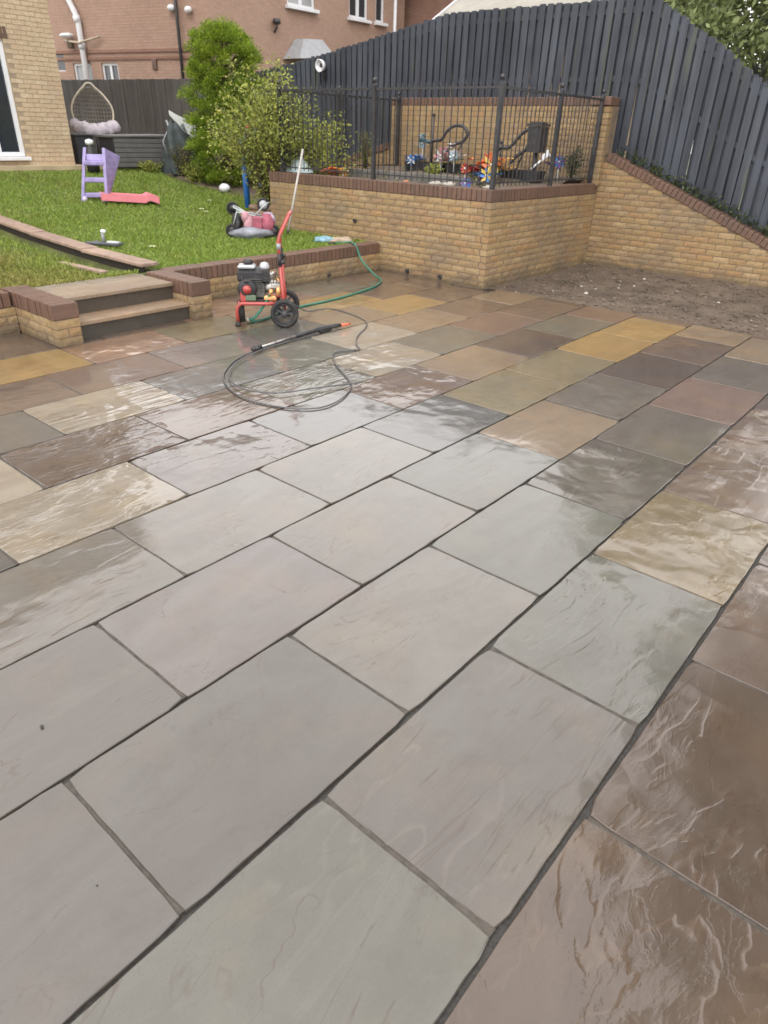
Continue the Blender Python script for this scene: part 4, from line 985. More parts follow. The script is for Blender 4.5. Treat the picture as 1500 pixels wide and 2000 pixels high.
# beige-roofed garage just above the fence
gr = thing('garage', 'garage with pale beige tiled roof showing over the top of the dark fence', 'garage', (-10, 13, .6))
gx0, gx1 = -.55, 4.1
m = MB(); m.box(((gx0+gx1)/2, 3.0, 1.5), (gx1-gx0-.3, 5.4, 3.1)); m.build('wall', buff_tex, gr)
m = MB(); m.prism([(0., 3.02), (3.1, 4.7), (6.2, 3.02), (6.2, 2.92), (3.1, 4.58), (0, 2.92)], gx0, gx1, 'x'); m.build('roof', roof_beige, gr)
m = MB(); m.prism([(-.03, 3.05), (3.1, 4.75), (3.1, 4.55), (-.03, 2.88)], gx0-.03, gx0-.001, 'x'); m.build('verge_board', m_white, gr)
m = MB(); m.tube([(gx0, -.06, 2.98), (gx1, -.06, 2.98)], .05, 8); m.build('gutter', m_iron, gr)

# left buff house (real bricks where it can be seen)
lh = thing('buff_house', 'pale buff brick house at the left with a white framed patio window', 'house', (-13.7, 6.18, .9))
wy0, wy1, wz0, wz1 = 3.35, 5.22, 1.155, 3.00
okh = lambda x, y, z, l: not (wy0-.02 < y < wy1+.10 and wz0-.03 < z < wz1+.17)
hb = run(-13.7, 2.2, pi/2, 6.18-2.2, .92, 46, .075, ok=okh)
def fixed(q):
    return q
emit(lh, hb, 'brick', pale_buff, h=.0655, d=.09, rocky=.001, maxn=300, stuffname='upper_brickwork')
core = facade(3.98+6.0, 7.2, [(6+wy0-2.2, 6+wy1-2.2, wz0-.92-.0, wz1-.92)], .2)
core.v = [(-a[1]-.008, a[0]-(6.18+3.8), a[2]) for a in core.v]   # outward +x
core.build('wall_core', mortar_pale, lh, (0, 0, .0))
m = MB(); m.box((-.20, -6.98, 3.6), (.378, 6.0, 7.2)); m.build('wall', buff_tex, lh)
m = MB(); m.box((-3.6, -.13, 3.6), (7.1, .24, 7.2)); m.build('end_wall', buff_tex, lh)
m = MB()
for i in range(26):
    yy = wy0+.02+i*.0755
    if yy < wy1+.06: inst('lintel_brick', coping_mesh(.066, .09, .19), lh, (0, yy-6.18, wz1+.012-.9), (0, 0, pi/2))
wf = MB(); yc, hz = (wy0+wy1)/2, (wz0+wz1)/2
for (a, b_, c_, d) in ((wy0, wy0+.07, wz0, wz1), (wy1-.07, wy1, wz0, wz1), (wy0+.07, wy1-.07, wz0, wz0+.07), (wy0+.07, wy1-.07, wz1-.07, wz1), (4.70, 4.80, wz0+.07, wz1-.07)):
    wf.bbox((-.06, (a+b_)/2-6.18, (c_+d)/2-.9), (.07, b_-a, d-c_), .006)
wf = wf.build('patio_window', m_white, lh)
m = MB(); m.box((-.075, yc-6.18, hz-.9), (.012, wy1-wy0-.06, wz1-wz0-.06)); m.build('pane', m_glass, wf)
m = MB(); m.bbox((.02, yc-6.18, wz0-.035-.9), (.17, wy1-wy0+.10, .06), .006); m.build('sill', m_white, wf)
for yy in (4.86, 5.06):
    m = MB()
    for k in range(5): m.tube([(-.16, yy-6.18+k*.03, .3), (-.16, yy-6.18+k*.03, 2.0)], .018, 6)
    m.build('curtain', simple('grey_curtain', (.28, .27, .25), .8), wf)
m = MB(); m.prism([(-10.3, 7.15), (.3, 7.15), (.3, 7.25), (-10.3, 7.25)], -7.3, .45, 'x'); m.build('soffit', m_white, lh)
m = MB(); m.add([(.45, .3, 7.2), (.45, -10.3, 7.2), (-7.3, -10.3, 7.2), (-7.3, .3, 7.2), (-3.4, .3, 8.9), (-3.4, -10.3, 8.9)], [(0, 1, 5, 4), (2, 3, 4, 5), (0, 4, 3), (1, 2, 5)]); m.build('roof', roof_t, lh)

# grey back fence
FA, FBk = Vector((-20.2, 9.20)), Vector((-13.9, 10.16)); fd = FBk-FA; fa = atan2(fd.y, fd.x)
bf = thing('grey_board_fence', 'flat grey board fence between the buff house and the conifer', 'fence', (FA.x, FA.y, .97), fa)
bm_ = [MB() for _ in range(4)]; bms = []
for k, mm in enumerate(bm_): mm.bbox((.062, 0, .885), (.120, .02+.004*k, 1.77-.006*k), .004); bms.append(mm.mesh('board', fence_grey))
for i in range(int(fd.length/.125)): inst('board', bms[i % 4], bf, (i*.125, random.uniform(-.004, .004), random.uniform(-.004, .004)))
for zz in (.3, 1.5):
    m = MB(); m.box((fd.length/2, .04, zz), (fd.length, .05, .08)); m.build('rail', fence_grey, bf)

# ------------------------------------------------------------ things by the far fence
eg = thing('egg_chair', 'cream framed hanging egg chair with a lilac cushion against the grey fence', 'chair', (-14.15, 6.98, 1.005), radians(62))
def egg_pt(a, s=1.):   # teardrop outline, a in 0..2pi ; x width, z height
    x_ = .40*sin(a)*(1-.42*max(0, cos(a))**1.6); z_ = .96+.46*cos(a)+(.03 if cos(a) > .97 else 0); return x_*s, z_
N_ = 28; rim = [(egg_pt(2*pi*i/N_)[0], -.12*cos(2*pi*i/N_)*0-.06, egg_pt(2*pi*i/N_)[1]) for i in range(N_)]
m = MB(); m.tube(rim, .018, 8, closed=True); m.build('rim', simple('cream_rattan', (.52, .47, .38), .7, .2, 20, .002, 90), eg)
m = MB()
for k in range(13):
    b2 = -.97*pi/2+k*(.97*pi/12); s = cos(b2)
    line = []
    for j in range(9):
        t2 = -1+2*j/8; hw = None
        zc = .52+ (k/12)*.86; hwid = .40*math.sqrt(max(0, 1-((zc-.93)/.47)**2))*(1-.3*max(0, (zc-1.05))/.35)
        line.append((hwid*t2, -.06+.36*math.sqrt(max(0, 1-t2*t2))*math.sqrt(max(0.02, 1-((zc-.93)/.5)**2)), zc))
    m.tube(line, .008, 5)
for j in range(-6, 7):
    line = []
    for k in range(10):
        zc = .50+k*.097; q = math.sqrt(max(0, 1-((zc-.93)/.47)**2)); hwid = .40*q*(1-.3*max(0, (zc-1.05))/.35); t2 = j/7
        line.append((hwid*t2, -.06+.36*math.sqrt(max(0, 1-t2*t2))*q, zc))
    m.tube(line, .007, 5)
m.build('woven_shell', simple('taupe_rattan', (.22, .20, .17), .7, .2, 20), eg)
m = MB()
for i in range(13):
    a = -1.+i*.167; m.ball((a*.38, -.06-.16*cos(a*1.5), .60+.02*cos(i*2.2)+.07*abs(a)), .15, 12, (.8, 1, .85), .3)
m.build('cushion', simple('lilac_fabric', (.42, .38, .42), .85, .12, 12, .006, 30), eg)
m = MB(); m.lathe([(.001, 0), (.33, 0), (.34, .02), (.30, .035), (.05, .05), (.03, .1), (.03, .50), (.001, .5)], (0, .1, 0), 20); m.build('base', m_iron, eg)

db = thing('storage_box', 'long dark grey slatted storage box under the egg chair', 'box', (-13.48, 7.42, .965))
m = MB(); m.box((0, 0, .27), (.58, 1.24, .54)); m.build('carcass', m_black, db)
for k in range(6):
    m = MB(); m.bbox((.298, 0, .05+k*.088), (.018, 1.24, .078), .005); m.build('slat', simple('grey_resin', (.13, .125, .125), .45, .12), db)
m = MB(); m.bbox((0, 0, .575), (.64, 1.32, .05), .012, RX(.02)); m.build('lid', simple('grey_resin', (.13,)*3), db)
bn = thing('bin', 'narrow black bin between the house corner and the storage box', 'bin', (-13.86, 6.46, .985))
m = MB(); m.box((0, 0, .26), (.36, .30, .52), None, 1.08); m.build('body', simple('blue_black_plastic', (.03, .032, .042), .5, .1), bn)
m = MB(); m.bbox((0, 0, .545), (.42, .36, .05), .012); m.build('lid', m_black, bn)
jg = thing('watering_jug', 'small dark jug with a white top behind the purple toy slide', 'jug', (-13.05, 6.20, .90))
m = MB(); m.lathe([(.001, 0), (.11, 0), (.13, .2), (.11, .38), (.06, .44), (.055, .50)], (0, 0, 0), 14); m.build('body', m_black, jg)
m = MB(); m.lathe([(.001, .58), (.07, .56), (.08, .51), (.06, .48), (.001, .48)], (0, 0, 0), 12); m.build('cap', m_white, jg)

# folded parasol heap with a white board
hp = thing('folded_parasol', 'collapsed dark green garden parasol leaning beside the conifer', 'parasol', (-12.75, 8.10, .84))
m = MB(); rows = 14; seg = 22; vs = []; fs = []
for i in range(rows+1):
    f = i/rows; cx_ = -.02+.10*sin(f*2.2); cz = f*.98; r = .40*(1-f)**.6+.07
    for k in range(seg):
        a = 2*pi*k/seg; rr = r*(1+.38*sin(a*5+f*2)*(1-f*.4)+.12*sin(a*11+f*7)); vs.append((cx_+rr*cos(a)*.6, rr*sin(a)-f*.30+.1, cz+.03*sin(a*5)))
for i in range(rows):
    for k in range(seg): fs.append((i*seg+k, i*seg+(k+1) % seg, (i+1)*seg+(k+1) % seg, (i+1)*seg+k))
m.add(vs, fs, True); m.build('canopy', simple('dark_teal_canvas', (.055, .07, .072), .7, .35, 7, .01, 18), hp)
m = MB(); m.tube([(0, .1, 0), (.05, -.35, 1.0)], .022, 8); m.build('pole', simple('grey_metal_tube', (.28, .30, .32), .4, .1, 10, metal=.4), hp)
m = MB()
for k in range(4): m.tube([(.05, -.25+.05*k, .95-.03*k), (.15+.02*k, -.55+.28*k, .62), (.2, -.5+.32*k, .35)], .012, 6)
m.build('ribs', simple('grey_metal_tube', (.3,)*3), hp)
wb = thing('white_board', 'pale curved plastic panel propped on top of the collapsed parasol', 'panel', (-12.68, 8.25, 1.72))
m = MB(); n = 10; vs = []; fs = []
for i in range(n+1):
    f = i/n; w_ = .05+.11*min(1, f*2); x_, y_, z_ = .0, -.42+.66*f, .26-.36*f-.03*sin(f*pi)
    vs += [(x_-w_*.5, y_+w_*.3, z_+w_*.8), (x_+w_*.5, y_-w_*.3, z_-w_*.8), (x_+w_*.5-.012, y_-w_*.3, z_-w_*.8-.008), (x_-w_*.5-.012, y_+w_*.3, z_+w_*.8-.008)]
for i in range(n):
    for k in range(4): fs.append((i*4+k, i*4+(k+1) % 4, (i+1)*4+(k+1) % 4, (i+1)*4+k))
fs += [(3, 2, 1, 0), (n*4, n*4+1, n*4+2, n*4+3)]; m.add(vs, fs); m.build('panel', simple('off_white_panel', (.62, .64, .62), .45, .08), wb)
m = MB(); m.bbox((.03, -.12, -.10), (.05, .09, .34), .01, RX(.35)); m.build('leg', simple('grey_plastic', (.33, .36, .38), .5), wb)

# blue toy behind the bush
bt = thing('blue_toy_frame', 'bright blue plastic climbing toy with a red bar half hidden by the bush', 'toy', (-8.98, 6.82, .50), radians(40))
m = MB(); ring = [(.0+.14*cos(a), 0, .98+.14*sin(a)) for a in np.linspace(0, 2*pi, 16, endpoint=False)]; m.tube(ring, .045, 8, closed=True)
m.tube([(.05, 0, 1.12), (.16, .02, 1.30)], .05, 8); m.tube([(-.12, .0, .86), (-.1, 0, .05)], .05, 8); m.tube([(.12, 0, .86), (.18, 0, .05)], .05, 8); m.bbox((.02, .02, .62), (.26, .05, .1), .02)
m.build('frame', simple('blue_plastic', (.035, .17, .52), .4, .15), bt)
m = MB(); m.tube([(-.05, -.04, 1.24), (.2, -.02, 1.30)], .035, 8); m.build('bar', simple('red_plastic', (.55, .08, .05), .4), bt)
for (x, y, z, s) in ((-8.40, 6.62, .40, 1.), (-8.32, 6.40, .40, .9)):
    pass
rb = thing('stone_stack', 'small stack of brown broken stones beside the left end of the planter', 'stones', (-8.45, 6.55, .39))
for i in range(9):
    m = MB(); m.ball((-.16+.16*(i % 3)+random.uniform(-.03, .03), random.uniform(-.06, .06), .045+.085*(i//3)), random.uniform(.11, .14), 8, (1.2, 1, .45), .4); m.build('stone', simple('brown_stone', (.26, .17, .12), .8, .4, 12, .004, 40), rb)
cb = thing('white_carrier', 'crumpled pale blue and white sheet on the planter coping behind the pole', 'sheet', (-7.78, 6.80, 1.17))
m = MB(); m.lathe([(.22, .0), (.19, .05), (.12, .13), (.07, .19), (.001, .22)], (0, 0, 0), 9, None, 1.3, .8); m.build('sheet', simple('pale_blue_sheet', (.50, .62, .64), .7, .2, 20, .01, 22), cb)

# ------------------------------------------------------------ toys on the lawn
sl_ = thing('purple_toy_slide', 'purple plastic toddler slide ladder standing on the lawn', 'toy slide', (-10.78, 4.90, lz(-10.8)), radians(57))
pm = simple('lilac_plastic', (.31, .26, .50), .45, .22)
m = MB()
for sgn, w_ in ((-1, .19), (1, .19)):
    vs = []; fs = []; n = 8
    for i in range(n+1):
        f = i/n; z_ = f*.80; x_ = sgn*(w_-.045*f)+.11*f; y_ = -.02+.16*f*f; dd = .12-.03*f
        if sgn > 0: dd = .16+.14*f
        vs += [(x_-.022, y_-.03, z_), (x_+.022, y_-.03, z_), (x_+.022+(.21 if sgn > 0 else 0)*f, y_+dd, z_-.13*f*(sgn > 0)), (x_-.022, y_+dd, z_)]
    for i in range(n):
        for k in range(4): fs.append((i*4+k, i*4+(k+1) % 4, (i+1)*4+(k+1) % 4, (i+1)*4+k))
    fs += [(3, 2, 1, 0), (n*4, n*4+1, n*4+2, n*4+3)]; m.add(vs, fs)
m.build('side_rails', pm, sl_)
for z_ in (.10, .33, .58):
    m = MB(); m.bbox((.12*z_, .04+.1*z_*z_, z_), (.34-.05*z_, .12, .07), .012); m.build('rung', pm, sl_)
m = MB(); m.bbox((.10, .10, .66), (.26, .02, .10), .008, RX(-.3)); m.build('top_panel', pm, sl_)
for sgn in (-1, 1):
    m = MB(); m.ball((sgn*.15, -.02, .04), .055, 10, (.8, 1, 1)); m.build('foot', simple('pale_lilac', (.55, .50, .62), .45), sl_)
ck = thing('pink_slide_chute', 'pink plastic slide chute lying on the grass beside the purple ladder', 'toy slide', (-10.50, 5.36, lz(-10.5)+.02), radians(66))
m = MB(); n = 12; vs = []; fs = []
for i in range(n+1):
    f = i/n; x_ = -.44+.92*f; z_ = .10-.06*f+.05*(f > .82)*(1-f)*5; w_ = .16+.02*f
    vs += [(x_, -w_, z_+.06), (x_, -w_+.03, z_+.06), (x_, -w_+.045, z_), (x_, w_-.045, z_), (x_, w_-.03, z_+.06), (x_, w_, z_+.06), (x_, w_, z_-.05), (x_, -w_, z_-.05)]
for i in range(n):
    for k in range(8): fs.append((i*8+k, i*8+(k+1) % 8, (i+1)*8+(k+1) % 8, (i+1)*8+k))
fs += [tuple(range(7, -1, -1)), tuple(n*8+k for k in range(8))]; m.add(vs, fs); m.build('chute', simple('pink_plastic', (.66, .20, .24), .4, .08), ck)
m = MB(); m.bbox((.40, 0, .10), (.12, .30, .05), .01, RY(.35)); m.build('lip', simple('pink_plastic', (.78, .2, .26)), ck)
o = MB(); o.ball((0, 0, .085), .105, 16, (1.15, 1, .8), .08); o = o.build('ball', m_white, None, (-11.0, 7.78, lz(-11.0)+.0)); o['label'] = 'slightly squashed white ball on the lawn in front of the conifer'; o['category'] = 'ball'
for (x, y, lab) in ((-9.55, 6.15, 'upper of two pale yellow fallen flowers on the lawn'), (-9.30, 6.05, 'lower of two pale yellow fallen flowers on the lawn'), (-10.2, 6.8, 'pale fallen flower nearest the white ball'), (-7.15, 3.62, 'pale daisy patch near the dark toy on the lawn')):
    m = MB()
    for k in range(6): a = k*pi/3; m.add([(0, 0, .05), (.03*cos(a-.4), .03*sin(a-.4), .055), (.06*cos(a), .06*sin(a), .04), (.03*cos(a+.4), .03*sin(a+.4), .055)], [(0, 1, 2, 3)])
    o = m.build('fallen_flower', simple('pale_yellow_petal', (.62, .66, .40), .7), None, (x, y, lz(x))); o['label'] = lab; o['category'] = 'flower'

# doll's pushchair tipped over
pc = thing('doll_pushchair', 'tipped over pink and black doll pushchair with a grey cover on the lawn', 'toy pushchair', (-7.32, 5.42, lz(-7.3)), radians(50))
m = MB()
for yy in (-.10, .16):
    m.tube([(-.30, yy, .10), (-.22, yy, .34), (-.02, yy, .30), (.22, yy, .26)], .012, 7); m.tube([(-.26, yy, .40), (.0, yy, .26), (.20, yy, .08)], .012, 7)
m.tube([(-.26, -.10, .40), (-.26, .16, .40)], .012, 7); m.build('frame', simple('silver_tube', (.40, .44, .44), .35, .1, 10, metal=.3), pc)
m = MB(); m.tube([(-.02, -.12, .24), (.14, -.10, .40), (.24, -.08, .47)], .011, 6); m.build('handle', simple('silver_tube', (.4,)*3), pc)
for (x, y, z) in ((-.30, -.14, .10), (-.28, .18, .36), (.29, -.12, .09), (.16, .16, .42)):
    w_ = MB(); ring = [(x+.075*cos(a), y, z+.075*sin(a)) for a in np.linspace(0, 2*pi, 14, endpoint=False)]; w_.tube(ring, .018, 7, closed=True); w_ = w_.build('wheel', m_rubber, pc)
    h_ = MB(); h_.lathe([(.001, -.012), (.058, -.012), (.058, .012), (.001, .012)], (x, y, z), 12, RX(pi/2)); h_.build('hub', simple('pale_hub', (.4, .42, .44), .4) if z > .4 else m_black, w_)
m = MB(); m.ball((-.06, -.10, .20), .12, 12, (.7, .8, 1.), .4); m.ball((-.10, -.12, .28), .07, 10, (1, 1, 1.1), .3); m.build('doll_bundle', simple('pale_pink_cloth', (.50, .27, .31), .8, .2, 20, .006, 30), pc)
m = MB(); m.bbox((.06, -.10, .20), (.13, .16, .18), .02, RY(.05)); m.ball((.20, -.06, .18), .14, 12, (.85, .9, .95), .3); m.build('seat', simple('rose_cloth', (.34, .09, .13), .8, .25, 16, .006, 25), pc)
m = MB(); m.ball((.22, .02, .24), .14, 12, (.8, .8, .6), .3); m.build('hood', simple('lilac_cloth', (.45, .38, .50), .8, .2, 16), pc)
m = MB(); m.ball((-.22, .02, .16), .15, 12, (.6, .9, .95), .4); m.build('bag', m_black, pc)
m = MB(); m.ball((-.02, -.20, .07), .22, 14, (1.45, .55, .34), .45); m.build('cover', simple('grey_cloth', (.24, .25, .29), .8, .3, 10, .008, 25), pc)

tg = thing('toy_stand', 'flat dark grey plastic toy with an upright peg lying by the plank edging', 'toy', (-7.62, 3.22, lz(-7.6)+.015), radians(30))
m = MB(); m.bbox((0, 0, .03), (.46, .07, .035), .01); m.bbox((.02, .07, .03), (.40, .025, .03), .008, RZ(.12)); m.bbox((-.14, .05, .035), (.04, .13, .03), .008); m.bbox((.10, .05, .035), (.04, .13, .03), .008); m.build('frame', simple('charcoal_plastic', (.08, .085, .10), .4, .2), tg)
m = MB(); m.tube([(-.01, .04, .04), (-.01, .04, .15)], .022, 8); m.build('peg', simple('mid_grey_plastic', (.24, .26, .27), .4), tg)
m = MB(); m.bbox((.005, .04, .175), (.06, .03, .04), .01); m.build('knob', m_white, tg)
m = MB(); m.bbox((.15, -.01, .055), (.16, .055, .03), .01); m.build('clip', simple('pale_grey_plastic', (.42, .43, .46), .4), tg)

ct = thing('crumpled_bag', 'crumpled blue and beige bag lying at the planter end of the low wall', 'bag', (-6.28, 6.02, lz(-6.2)), radians(40))
m = MB(); m.ball((-.12, 0, .03), .15, 12, (1.2, .7, .3), .6); m.build('blue_side', simple('pale_blue_cloth', (.22, .38, .46), .7, .3, 14, .008, 25), ct)
m = MB(); m.ball((.10, .02, .025), .15, 12, (1.3, .8, .32), .5); m.build('beige_side', simple('beige_cloth', (.44, .34, .26), .8, .2, 12, .008, 25), ct)

pl_ = thing('long_pole', 'long thin grey pole leaning on the planter wall behind the pressure washer', 'pole', (-7.22, 5.99, lz(-7.2)))
m = MB(); m.tube([(0, 0, 0), (.0, .365, 1.14)], .016, 8); m.build('shaft', simple('pale_grey_pole', (.46, .43, .40), .5, .12), pl_)
m = MB(); m.tube([(0, 0, 0), (0, .02, .06)], .019, 8); m.build('ferrule', m_black, pl_)

# ------------------------------------------------------------ pressure washer
pwz = thing('pressure_washer', 'petrol pressure washer with red tube frame standing on the wet paving', 'pressure washer', (-4.50, 3.20, 0), radians(46))
m = MB()
for yy in (-.19, .19):
    m.tube([(-.27, yy, .03), (-.275, yy, .15), (-.26, yy, .20), (-.22, yy, .225), (.0, yy, .225), (.17, yy, .225)], .0175, 10)
    m.tube([(.20, yy, .14), (.19, yy, .30), (.175, yy*.95, .60)], .0175, 10)
m.tube([(-.25, -.19, .225), (-.25, .19, .225)], .015, 8); m.tube([(.10, -.19, .225), (.10, .19, .225)], .015, 8)
m.build('chassis', m_red, pwz)
m = MB()
m.tube([(.175, -.18, .60), (.165, -.175, .80), (.18, -.16, .86), (.27, -.13, 1.03), (.285, -.10, 1.05), (.29, 0, 1.055), (.285, .10, 1.05), (.27, .13, 1.03), (.18, .16, .86), (.165, .175, .80), (.175, .18, .60)], .0165, 10)
m.build('handle', m_red, pwz)
for yy in (-.18, .18):
    m = MB(); m.tube([(.175, yy, .58), (.170, yy*.985, .70)], .021, 10); m.ball((.20, yy*1.05, .62), .022, 8); m.build('clamp', m_black, pwz)
m = MB(); m.tube([(.168, -.177, .74), (.166, -.175, .79)], .023, 10); m.build('grip_sleeve', simple('grey_plastic_b', (.30, .33, .35), .4), pwz)
for yy in (-.245, .245):
    w_ = MB(); ring = [(.20+.118*cos(a), yy, .14+.118*sin(a)) for a in np.linspace(0, 2*pi, 28, endpoint=False)]; w_.tube(ring, .024, 10, closed=True)
    w_ = w_.build('wheel', m_rubber, pwz)
    h_ = MB(); ring = [(.20+.092*cos(a), yy, .14+.092*sin(a)) for a in np.linspace(0, 2*pi, 28, endpoint=False)]; h_.tube(ring, .012, 8, closed=True); h_.build('rim', m_black, w_)
    h_ = MB(); h_.lathe([(.001, -.028), (.03, -.028), (.034, .0), (.03, .028), (.001, .028)], (.20, yy, .14), 14, RX(pi/2))
    for k in range(7):
        a = 2*pi*k/7; h_.box((.20+.058*cos(a), yy, .14+.058*sin(a)), (.078, .014, .020), RY(-a))
    h_.build('spokes', simple('dark_grey_plastic', (.045, .045, .048), .5), w_)
m = MB(); m.tube([(.20, -.25, .14), (.20, .25, .14)], .010, 8); m.build('axle', m_metal, pwz)
for yy in (-.19, .19):
    m = MB(); m.lathe([(.001, 0), (.032, 0), (.03, .025), (.022, .05), (.001, .05)], (-.27, yy, 0), 12); m.build('foot', m_rubber, pwz)
m = MB(); m.tube([(-.235, -.12, .03), (-.24, -.12, .24)], .034, 10); m.build('tyre_support', m_rubber, pwz)
# engine
m = MB(); m.bbox((-.10, 0, .245), (.30, .30, .02), .005); m.build('base_plate', m_black, pwz)
m = MB(); m.bbox((-.09, -.02, .335), (.19, .20, .16), .02)
for k in range(6): m.box((-.10, -.10, .36+k*.018), (.17, .10, .007))
m.build('engine_block', simple('engine_grey', (.10, .10, .095), .4, .4, 30, .003, 60, metal=.3), pwz)
m = MB(); m.lathe([(.001, -.03), (.085, -.03), (.095, 0), (.095, .03), (.06, .045), (.001, .045)], (-.16, -.13, .36), 20, RX(pi/2)); m.build('recoil_housing', m_black, pwz)
m = MB(); m.lathe([(.001, -.012), (.04, -.012), (.042, .01), (.001, .016)], (-.16, -.185, .36), 16, RX(pi/2)); m.build('recoil_boss', m_red, pwz)
m = MB(); m.bbox((-.13, -.02, .475), (.25, .22, .13), .03); m.build('fuel_tank', m_black, pwz)
m = MB(); m.bbox((-.16, -.06, .560), (.17, .15, .035), .015); m.build('top_cover', simple('light_grey_cover', (.42, .44, .46), .35, .1), pwz)
m = MB(); m.lathe([(.001, .0), (.045, 0), (.048, .03), (.03, .045), (.001, .05)], (-.145, -.05, .578), 14); m.build('fuel_cap', m_black, pwz)
m = MB(); m.bbox((.01, -.05, .475), (.10, .14, .14), .02); m.build('air_filter', m_black, pwz)
m = MB(); m.lathe([(.001, -.01), (.045, -.01), (.05, .01), (.035, .045), (.001, .055)], (.015, -.07, .55), 14); m.build('filter_cap', simple('light_grey_cover', (.5,)*3), pwz)
m = MB(); m.bbox((-.205, -.12, .30), (.05, .10, .13), .01); m.build('starter_guard', m_red, pwz)
m = MB(); m.bbox((-.13, -.16, .275), (.10, .05, .06), .012); m.build('oil_box', simple('drab_green_plastic', (.12, .17, .11), .5), pwz)
m = MB(); m.lathe([(.001, -.09), (.05, -.09), (.055, -.02), (.045, .02), (.06, .05), (.001, .06)], (.09, -.06, .36), 16, RY(pi/2)); m.bbox((.115, -.11, .385), (.09, .07, .05), .01)
for k in range(3): m.lathe([(.001, 0), (.014, 0), (.014, .03), (.001, .035)], (.085+k*.03, -.12, .405), 8)
m.build('pump', m_metal, pwz)
m = MB(); m.lathe([(.001, -.03), (.022, -.03), (.024, .02), (.016, .05), (.001, .05)], (.145, -.17, .335), 12); m.bbox((.06, -.15, .275), (.12, .07, .05), .015); m.build('brass_fittings', m_brass, pwz)
m = MB(); m.bbox((.02, .10, .42), (.12, .07, .12), .02); m.tube([(.07, .12, .46), (.10, .14, .46)], .018, 8); m.build('muffler', m_metal, pwz)
m = MB(); m.tube([(-.05, -.14, .50), (.04, -.18, .46), (.12, -.19, .48), (.165, -.19, .60)], .005, 6); m.tube([(-.16, -.20, .42), (-.20, -.19, .46), (-.21, -.16, .50)], .006, 6); m.build('cable', m_black, pwz)
m = MB()
for (x_, z_) in ((-.25, .225), (0, .225), (.10, .225), (.17, .225)): m.lathe([(.001, -.008), (.009, -.006), (.009, 0)], (x_, -.208, z_), 6, RX(pi/2))
m.build('bolts', m_metal, pwz, kind='stuff')
m = MB(); m.bbox((-.16, -.19, .44), (.06, .025, .018), .006); m.build('pull_cord_handle', m_black, pwz)
m = MB(); m.tube([(.12, -.10, .41), (.14, -.15, .46), (.16, -.17, .44)], .008, 6); m.build('gauge_pipe', m_brass, pwz)

def spline(P, sub=8, closed=False):
    P = [Vector(p) for p in P]; Q = []
    for i in range(len(P)-1):
        a = P[max(i-1, 0)]; b_ = P[i]; c_ = P[i+1]; d = P[min(i+2, len(P)-1)]
        for k in range(sub):
            f = k/sub; Q.append(.5*((2*b_)+(c_-a)*f+(2*a-5*b_+4*c_-d)*f*f+(-a+3*b_-3*c_+d)*f**3))
    Q.append(P[-1]); return Q
def hose(name, label, pts, r, mat, ends=None):
    t_ = thing(name, label, 'hose', tuple(pts[0])); o = Vector(pts[0]); Q = [q-o for q in spline(pts)]
    m = MB(); m.tube(Q, r, 8); m.build('pipe', mat, t_)
    for (p, q, rr, mt) in (ends or []): m = MB(); m.tube([Vector(p)-o, Vector(q)-o], rr, 10); m.build('connector', mt, t_)
z = .014
hose('garden_hose', 'green garden hose running from the washer over the low wall to the lawn',
     [(-4.56, 3.02, .05), (-4.50, 3.01, .055), (-4.42, 3.05, .14), (-4.36, 3.10, .25), (-4.33, 3.13, .33)], .013, m_green, [((-4.60, 3.02, .03), (-4.55, 3.02, .05), .026, simple('beige_connector', (.55, .47, .38), .5)), ((-4.335, 3.12, .31), (-4.32, 3.14, .36), .020, m_brass)])
hose('garden_hose', 'green garden hose snaking on the paving to the planter corner and over the low wall',
     [(-4.60, 3.02, .02), (-4.55, 3.15, z), (-4.62, 3.45, z), (-4.722, 3.835, z), (-4.73, 4.33, z), (-4.80, 4.87, z), (-4.93, 5.40, z), (-5.12, 5.74, .02), (-5.35, 5.86, .05), (-5.62, 5.90, .20), (-5.735, 5.91, .37), (-5.80, 5.92, .392), (-5.95, 6.03, .385), (-6.06, 5.96, .375), (-6.08, 5.78, .37)], .013, m_green, [((-6.07, 5.82, .372), (-6.09, 5.74, .372), .018, m_black)])
z = .010
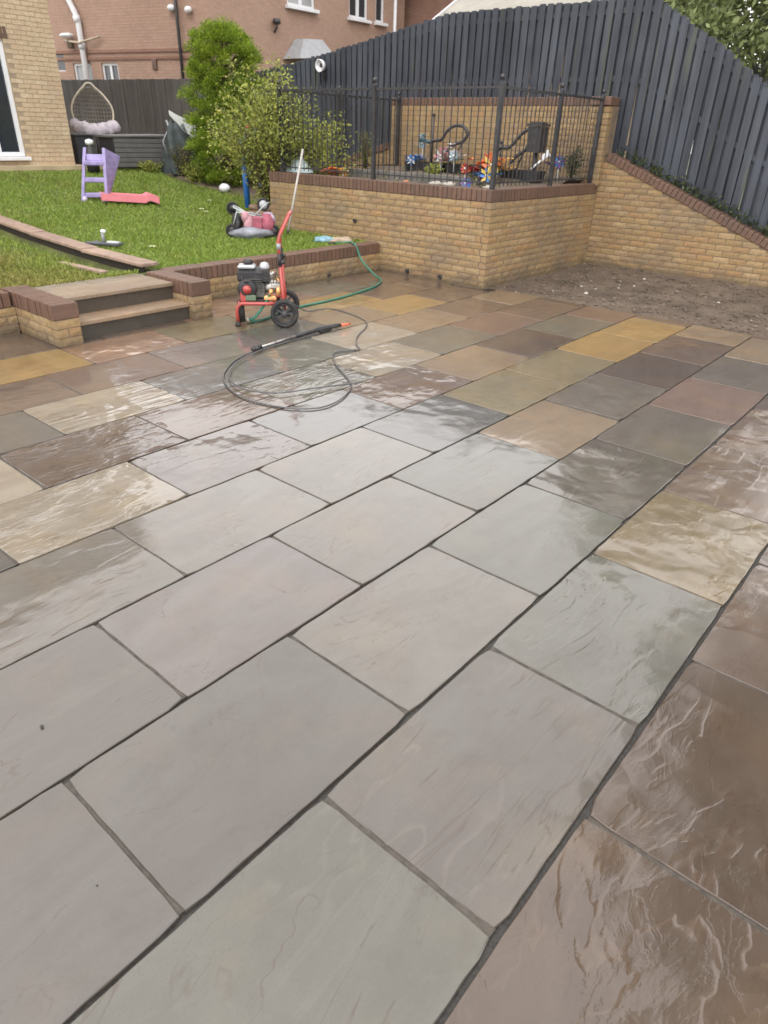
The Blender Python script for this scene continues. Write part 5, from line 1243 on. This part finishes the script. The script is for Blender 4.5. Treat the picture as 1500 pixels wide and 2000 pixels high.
hose('pressure_hose', 'thin black pressure hose coiled on the wet slabs in front of the washer',
     [(-4.33, 3.25, .30), (-4.25, 3.42, .16), (-4.45, 3.75, .03), (-4.50, 4.0, z), (-4.386, 4.10, z), (-4.067, 4.06, z), (-3.775, 3.941, z), (-3.60, 3.73, z), (-3.44, 3.44, z), (-3.25, 3.22, z), (-3.13, 3.13, z), (-3.17, 3.02, z), (-3.20, 2.87, z), (-2.973, 2.652, z), (-2.614, 2.43, z), (-2.46, 2.30, z), (-2.33, 2.05, z), (-2.31, 1.83, z), (-2.42, 1.68, z), (-2.632, 1.584, z), (-2.888, 1.557, z), (-3.20, 1.66, z), (-3.453, 1.856, z), (-3.68, 2.20, z), (-3.79, 2.715, z), (-3.83, 3.17, z), (-3.80, 3.5, .03), (-3.77, 3.60, .05)], .0058, m_hose)
hose('pressure_hose', 'second loop of thin grey hose crossing the coil on the paving',
     [(-2.46, 2.42, z+.012), (-2.62, 2.05, z+.012), (-2.74, 1.78, z+.012), (-2.98, 1.66, z+.014), (-3.28, 1.76, z+.014), (-3.52, 2.02, z+.014), (-3.68, 2.40, z+.012), (-3.76, 2.85, z), (-3.77, 3.25, z)], .0058, m_hose)
ln2 = thing('spray_lance', 'black and silver spray lance with an orange tip lying on the paving', 'spray lance', (-3.74, 2.44, .03))
d_ = Vector((-.045, .60, 0))
m = MB(); m.tube([(0, .0, 0), (-.05, .55, .005)], .010, 8); m.build('wand', m_metal, ln2)
m = MB(); m.tube([(.0, -.04, 0), (.0, .04, 0)], .024, 10); m.ball((0, -.045, 0), .026, 8); m.build('nozzle', m_black, ln2)
m = MB(); m.tube([(-.05, .52, .005), (-.06, .74, .01), (-.05, .82, .015), (-.02, 1.02, .02), (.0, 1.08, .02)], [.018, .017, .024, .022, .018], 10); m.bbox((-.04, .90, .0), (.03, .16, .05), .01); m.build('grip', m_black, ln2)
m = MB(); m.tube([(0, 1.08, .02), (.0, 1.22, .01)], [.018, .010], 10); m.build('tip', simple('orange_plastic', (.72, .16, .08), .4), ln2)
